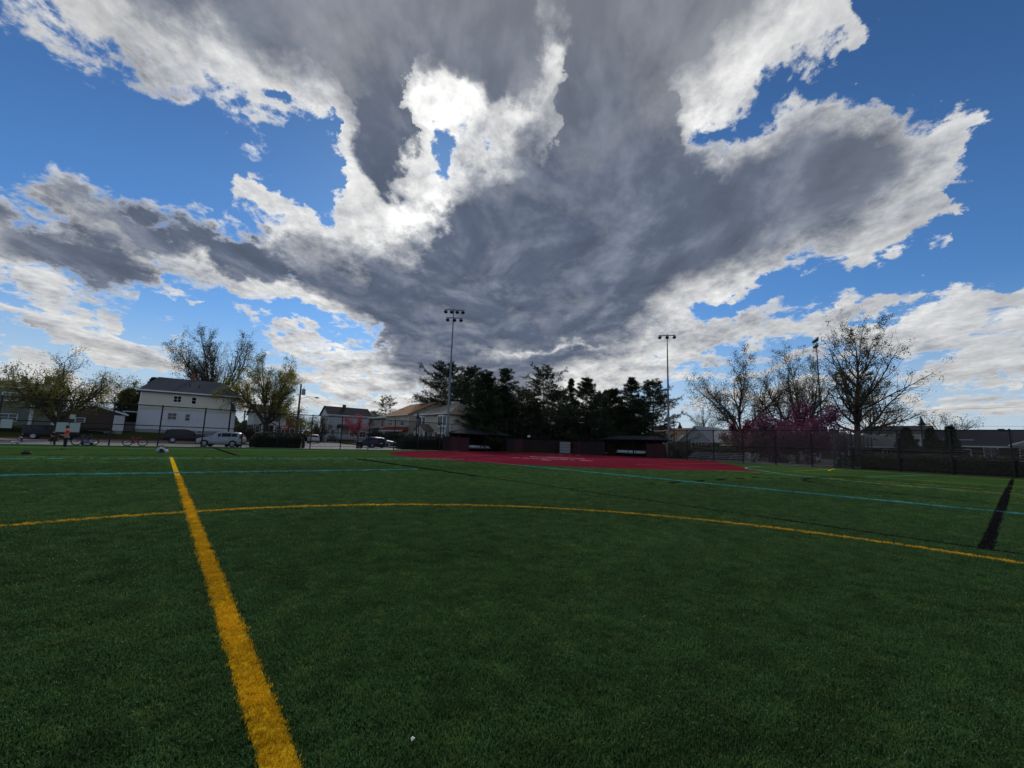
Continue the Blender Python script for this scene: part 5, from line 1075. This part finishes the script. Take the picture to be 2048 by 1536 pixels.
# hedges: a dark core under a shell of small leaves
def hedge(name, label, x0, y0, x1, y1, h, seed, n, wob=.14, leaf='leaf_hedge', cat='hedge', rnd=.25):
    rng = np.random.default_rng(seed); t = thing(name, label, cat, ((x0 + x1) / 2, (y0 + y1) / 2, 0), 0, 'hedges and shrubs'); sx, sy = (x1 - x0) / 2, (y1 - y0) / 2
    k = 24; V, F = [], []
    U = rng.uniform(-1, 1, (n, 3)); f = rng.integers(0, 5, n); A = np.array([sy * h, sy * h, sx * h, sx * h, sx * sy * 2]); f = rng.choice(5, n, p=A / A.sum())
    P = U * np.array([sx, sy, h / 2]) + np.array([0, 0, h / 2])
    P[f == 0, 0] = -sx; P[f == 1, 0] = sx; P[f == 2, 1] = -sy; P[f == 3, 1] = sy; P[f == 4, 2] = h
    ph = rng.uniform(0, 6.28, 6)
    bump = np.sin(P[:, 0] * 1.7 + ph[0]) + np.sin(P[:, 0] * .8 + P[:, 1] * 2.1 + ph[1]) + np.sin(P[:, 1] * 1.5 + ph[2]) + .7 * np.sin(P[:, 0] * 4.3 + ph[3]) * np.sin(P[:, 1] * 4.1 + P[:, 2] * 3 + ph[4])
    d = 1 + wob * bump / 3.0
    c = np.array([0, 0, h * .45]); q = P - c
    # round the upper edges
    ex = np.clip(np.abs(P[:, 0]) / sx, 0, 1) ** 6; ey = np.clip(np.abs(P[:, 1]) / sy, 0, 1) ** 6; ez = np.clip(P[:, 2] / h, 0, 1) ** 4
    q[:, 2] *= 1 - rnd * ez * np.maximum(ex, ey); q[:, 0] *= 1 - rnd * .3 * ez * ex; q[:, 1] *= 1 - rnd * .5 * ez * ey
    P = c + q * np.stack([1 + (d - 1) * min(1, .8 / sx), 1 + (d - 1) * min(1, .8 / sy), d], 1) + rng.normal(size=(n, 3)) * .05
    P[:, 2] = np.maximum(P[:, 2], .03)
    V, F = leaves_np(P, .10, rng, .7); npmesh('foliage', V, F, leaf, t)
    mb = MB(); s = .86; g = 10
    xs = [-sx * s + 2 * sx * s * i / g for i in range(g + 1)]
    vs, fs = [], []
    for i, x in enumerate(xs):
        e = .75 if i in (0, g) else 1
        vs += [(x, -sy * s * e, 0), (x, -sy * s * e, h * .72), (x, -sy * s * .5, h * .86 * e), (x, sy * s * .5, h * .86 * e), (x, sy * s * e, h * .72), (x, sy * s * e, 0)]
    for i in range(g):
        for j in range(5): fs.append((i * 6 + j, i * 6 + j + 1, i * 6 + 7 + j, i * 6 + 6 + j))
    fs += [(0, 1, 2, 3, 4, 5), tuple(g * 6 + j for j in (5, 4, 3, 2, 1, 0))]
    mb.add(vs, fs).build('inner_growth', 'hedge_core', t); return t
hedge('clipped_hedge', 'dark rounded hedge beside the silver hatchback behind the fence', 7.9, 54.3, 13.2, 57.4, 1.55, 201, 15000, .3, rnd=.5)
hedge('clipped_hedge', 'long boxy hedge in front of the cream stucco house', 26.3, 56.6, 33.9, 58.3, 1.75, 202, 16000, .12)
hedge('clipped_hedge', 'long dark hedge behind the fence at right', 54.0, -14, 55.3, 13.1, 1.5, 203, 42000, .14)
hedge('shrub', 'dark shrub at the right corner of the clapboard house', 9.1, 79.4, 11.8, 81.8, 2.5, 204, 7000, .4, cat='shrub', rnd=.6)
hedge('shrub', 'grey green shrub beside the second floodlight pole', 60, 33.5, 63.4, 37.6, 1.9, 205, 7000, .5, 'leaf_olive', 'shrub', .6)
hedge('shrub', 'round yellow green shrub behind the left end of the bleachers', 60.4, 29.6, 63.6, 33.2, 1.9, 206, 7000, .5, 'leaf_olive', 'shrub', .6)
hedge('shrub', 'leafy shrub behind the middle of the bleachers', 61, 25.8, 64, 29.4, 2.0, 207, 8000, .5, 'leaf_green', 'shrub', .6)
hedge('shrub', 'dark bush in front of the orange roofed house', 32.6, 75, 35, 80, 2.6, 208, 8000, .4, cat='shrub', rnd=.6)
hedge('shrub', 'tall dark bush between the tan houses', 33.4, 85.6, 36, 89.4, 3.0, 209, 8000, .4, cat='shrub', rnd=.6)
hedge('shrub', 'low dark hedge behind the parked black cars', 24.5, 118, 33, 121, 2.2, 210, 6000, .3, cat='hedge')
hedge('shrub', 'clipped dark shrubs before the stucco house porch', 33.2, 66.5, 34.8, 71, 2.3, 211, 6000, .4, cat='shrub', rnd=.5)
hedge('shrub', 'low bank of shrubs along the far kerb', -16, 79.6, -5.0, 81.2, 1.5, 212, 14000, .3, 'leaf_green', 'shrub')
# far woods as one mass
rng = np.random.default_rng(5); n = 90000
azs = rng.uniform(-64, 66, n); dist = rng.uniform(185, 215, n)
hh = 6.0 + 2.0 * np.sin(azs * .31) + 1.6 * np.sin(azs * .83 + 1) + 1.2 * np.sin(azs * 2.3 + 2) + 1.0 * np.sin(azs * 5.1)
zz = hh * rng.random(n) ** .6
a = np.radians(azs - YAW); C = np.stack([dist * np.sin(a), dist * np.cos(a), zz], 1)
V, F = leaves_np(C, 1.1, rng, .8); o = npmesh('far_wood', V, F, 'leaf_olive'); tag(o, 'low line of far trees on the horizon', 'trees', kind='stuff')
# ------------------------------------------------------------------ turf fibres near the camera
def fibremat(name, a, b, c):
    m = bpy.data.materials.new(name); t, p = pr_node(m); MATS[name] = m
    g = t.nodes.new('ShaderNodeNewGeometry'); P = S(t, g.outputs['Position']); oi = t.nodes.new('ShaderNodeObjectInfo'); rnd = S(t, oi.outputs['Random'])
    fine = noise(t, P, 90, 2, .6); big = noise(t, P, .35, 4, .6); med = noise(t, P, 3.0, 4, .6)
    cc = mixc(t, fine.step(.40, .62), a, b); cc = mixc(t, rnd.step(.85, 1.0) * .6, cc, c)
    cc = scalec(t, cc, (big - .5) * .6 + (med - .5) * 1.5 + 1.0)
    cc = scalec(t, cc, rolls(t, P))
    t.links.new(cc.k, p.inputs['Base Color']); p.inputs['Roughness'].default_value = .5; p.inputs['Specular IOR Level'].default_value = .08
    tr = t.nodes.new('ShaderNodeBsdfTranslucent'); t.links.new(cc.k, tr.inputs[0]); mx = t.nodes.new('ShaderNodeMixShader'); mx.inputs[0].default_value = .3
    t.links.new(p.outputs[0], mx.inputs[1]); t.links.new(tr.outputs[0], mx.inputs[2]); t.links.new(mx.outputs[0], t.nodes['Material Output'].inputs[0])
fibremat('fibre_green', (.030, .072, .024), (.110, .215, .066), (.19, .25, .06))
fibremat('fibre_black', (.006, .007, .008), (.018, .019, .022), (.02, .02, .022)); fibremat('fibre_cyan', (.08, .36, .38), (.14, .52, .55), (.12, .45, .46))
fibremat('fibre_yellow', (.62, .35, .012), (.86, .53, .022), (.75, .42, .015))
def tuft(name, m, n, rad, h, w, seed):
    rng = np.random.default_rng(seed); V, F = [], []
    for i in range(n):
        a, r = rng.uniform(0, 6.283), rad * math.sqrt(rng.random()); b = np.array([r * math.cos(a), r * math.sin(a), -.004])
        l = rng.uniform(0, 6.283); ln = abs(rng.normal()) * .55; hh = h * rng.uniform(.65, 1.15); d1 = np.array([math.cos(l) * ln * .35, math.sin(l) * ln * .35, 1]); d2 = np.array([math.cos(l) * ln * 1.6, math.sin(l) * ln * 1.6, .8])
        f = rng.uniform(0, 6.283); s = np.array([math.cos(f), math.sin(f), 0]) * w / 2
        m1 = b + d1 * hh * .55; t1 = m1 + d2 / np.linalg.norm(d2) * hh * .5; o = len(V)
        V += [b - s, b + s, m1 + s, m1 - s, t1 + s * .3, t1 - s * .3]; F += [(o, o + 1, o + 2, o + 3), (o + 3, o + 2, o + 4, o + 5)]
    me = bpy.data.meshes.new(name); me.from_pydata([tuple(v) for v in V], [], F); me.update(); me.materials.append(MATS[m]); return me
def fibres(name, label, pts, scales, meshes):
    me = bpy.data.meshes.new(name); me.vertices.add(len(pts)); me.vertices.foreach_set('co', np.asarray(pts, np.float32).ravel())
    at = me.attributes.new('size', 'FLOAT', 'POINT'); at.data.foreach_set('value', np.asarray(scales, np.float32))
    o = bpy.data.objects.new(name, me); col.objects.link(o); tag(o, label, 'turf', kind='stuff')
    ng = bpy.data.node_groups.new(name, 'GeometryNodeTree'); ng.interface.new_socket('Geometry', in_out='INPUT', socket_type='NodeSocketGeometry'); ng.interface.new_socket('Geometry', in_out='OUTPUT', socket_type='NodeSocketGeometry')
    N, Lk = ng.nodes, ng.links; gi, go = N.new('NodeGroupInput'), N.new('NodeGroupOutput')
    ip = N.new('GeometryNodeInstanceOnPoints'); Lk.new(gi.outputs[0], ip.inputs['Points'])
    lc = bpy.data.collections.new(name + '_tufts'); src = []
    j = N.new('GeometryNodeGeometryToInstance')
    for me_ in meshes[::-1]:
        so = bpy.data.objects.new('turf_tuft', me_); lc.objects.link(so)
        oi = N.new('GeometryNodeObjectInfo'); oi.inputs['Object'].default_value = so; Lk.new(oi.outputs['Geometry'], j.inputs[0])
    Lk.new(j.outputs[0], ip.inputs['Instance']); ip.inputs['Pick Instance'].default_value = True
    rv = N.new('FunctionNodeRandomValue'); rv.data_type = 'INT'; rv.inputs[4].default_value = 0; rv.inputs[5].default_value = len(meshes) - 1; Lk.new(rv.outputs[2], ip.inputs['Instance Index'])
    r2 = N.new('FunctionNodeRandomValue'); r2.data_type = 'FLOAT_VECTOR'; r2.inputs[0].default_value = (-.12, -.12, 0); r2.inputs[1].default_value = (.12, .12, 6.283); Lk.new(r2.outputs[0], ip.inputs['Rotation'])
    na = N.new('GeometryNodeInputNamedAttribute'); na.data_type = 'FLOAT'; na.inputs[0].default_value = 'size'; Lk.new(na.outputs[0], ip.inputs['Scale'])
    Lk.new(ip.outputs[0], go.inputs[0]); md = o.modifiers.new('tufts', 'NODES'); md.node_group = ng; return o
rng = np.random.default_rng(77)
def wedge(r0, r1, dens, n_az=(-70, 70)):
    ar = R(n_az[1] - n_az[0]) / 2 * (r1 * r1 - r0 * r0); n = int(ar * dens)
    r = np.sqrt(rng.uniform(r0 * r0, r1 * r1, n)); a = np.radians(rng.uniform(*n_az, n) - YAW)
    return np.stack([r * np.sin(a), r * np.cos(a)], 1)
def line_sd(P):                                     # distance to the nearest yellow line's edge, negative inside
    d1 = np.abs(P[:, 0] - HX) - .075; d2 = np.abs(np.hypot(P[:, 0] - CC[0], P[:, 1] - CC[1]) - CR) - .0625
    d3 = np.abs(P[:, 0] - 10.5) - .085
    d3 = np.where(P[:, 1] < 31, d3, 9)
    for c in (np.where(P[:, 0] < 9.9, np.abs(P[:, 1] - 19.4) - .12, 9), np.abs(P[:, 0] - 18.2) - .055, np.where(P[:, 0] > 10.4, np.abs(P[:, 1] - .66 - (P[:, 0] - 10.5) * .017) - .1, 9), np.where(P[:, 0] > 10.6, np.abs(P[:, 1] - 9.85) - .06, 9)): d3 = np.minimum(d3, c)
    d3 = np.minimum(d3, np.hypot((P[:, 0] - 36) / 19.9, (P[:, 1] - 33) / 19.6) * 19 - 19.3)
    for y_ in (29.2, 31.0): d3 = np.minimum(d3, np.where(P[:, 0] < 19, np.abs(P[:, 1] - y_) - .03, 9))
    return np.minimum(d1, d2), d3
PG = [tuft('tuft', 'fibre_green', 46, .075, .030, .0046, i) for i in range(6)]
SG = [tuft('tuft', 'fibre_green', 9, .02, .028, .0042, 20 + i) for i in range(5)]; SY = [tuft('tuft', 'fibre_yellow', 10, .02, .028, .0046, 30 + i) for i in range(5)]
big, bigs, sg, sgs, sy, sys_ = [], [], [], [], [], []
for r0, r1, dens, sc_ in ((.9, 3.2, 420, 1.0), (3.2, 5.5, 360, 1.05), (5.5, 9, 230, 1.25), (9, 13, 110, 1.5), (13, 18, 55, 1.7), (18, 25, 20, 1.8), (25, 34, 7, 1.9)):
    P = wedge(r0, r1, dens); a, b = line_sd(P); k = (a > .085 * sc_) & (b > .08 * sc_); P = P[k]; big.append(P); bigs.append(np.full(len(P), sc_) * rng.uniform(.85, 1.15, len(P)))
for r0, r1, dens, sc_ in ((.9, 3.5, 3000, 1.0), (3.5, 6, 1900, 1.2), (6, 11, 1000, 1.5), (11, 18, 450, 1.9)):
    P = wedge(r0, r1, dens); a, b = line_sd(P); s_ = np.full(len(P), sc_) * rng.uniform(.85, 1.2, len(P))
    j = rng.normal(size=len(P)) * .006
    y = a + j < 0; g = (a + j >= 0) & ((a < .10 * sc_) | (b < .10 * sc_)) & (b > 0)
    sy.append(P[y]); sys_.append(s_[y]); sg.append(P[g]); sgs.append(s_[g])
def z3(L): P = np.concatenate(L); return np.c_[P, np.zeros(len(P))]
fibres('turf_fibres', 'green artificial turf fibres in the foreground', np.concatenate([z3(big)]), np.concatenate(bigs), PG)
fibres('turf_fibres', 'green artificial turf fibres along the painted lines', z3(sg), np.concatenate(sgs), SG)
fibres('line_fibres', 'yellow turf fibres of the halfway line and centre circle', z3(sy), np.concatenate(sys_), SY)
# the other painted lines near enough to show their fibres
def strip_pts(a, b, w, rmax=34):
    a, b = np.array(a, float), np.array(b, float); L = np.linalg.norm(b - a); d = (b - a) / L; n = np.array([-d[1], d[0]])
    k = int(L * w * 1500); P = a + rng.random((k, 1)) * L * d + (rng.random((k, 1)) - .5) * w * n; r = np.hypot(P[:, 0], P[:, 1])
    keep = (r < rmax) & (rng.random(k) < np.clip(9 / np.maximum(r, 1), .12, 1)) & (P @ np.array([math.sin(R(-YAW)), math.cos(R(-YAW))]) > -.5)
    P, r = P[keep], r[keep]; return P, np.clip(1.0 + r / 22, 1.2, 2.1)
SK = [tuft('tuft', 'fibre_black', 10, .02, .028, .0046, 40 + i) for i in range(4)]; SC = [tuft('tuft', 'fibre_cyan', 10, .02, .028, .0046, 50 + i) for i in range(4)]
A_ = [strip_pts(*q) for q in (((10.5, -20), (10.5, 30), .14), ((10.5, .66), (36, 1.1), .15))] + [strip_pts((x0, 9.85), (x1, 9.85), .12) for x0, x1 in ((10.7, 11.5), (12.7, 13.5), (14.7, 15.5), (16.7, 17.5), (18.8, 19.6), (20.9, 21.7), (23, 23.8), (25, 25.7))]
fibres('line_fibres', 'black turf fibres of the black lines', z3([q[0] for q in A_]), np.concatenate([q[1] for q in A_]), SK)
A_ = [strip_pts(*q) for q in (((18.2, -20), (18.2, 21), .11), ((-24, 19.5), (9.8, 19.2), .16), ((-20, 29.2), (19, 29.2), .035))]
fibres('line_fibres', 'cyan turf fibres of the cyan lines', z3([q[0] for q in A_]), np.concatenate([q[1] for q in A_]), SC)
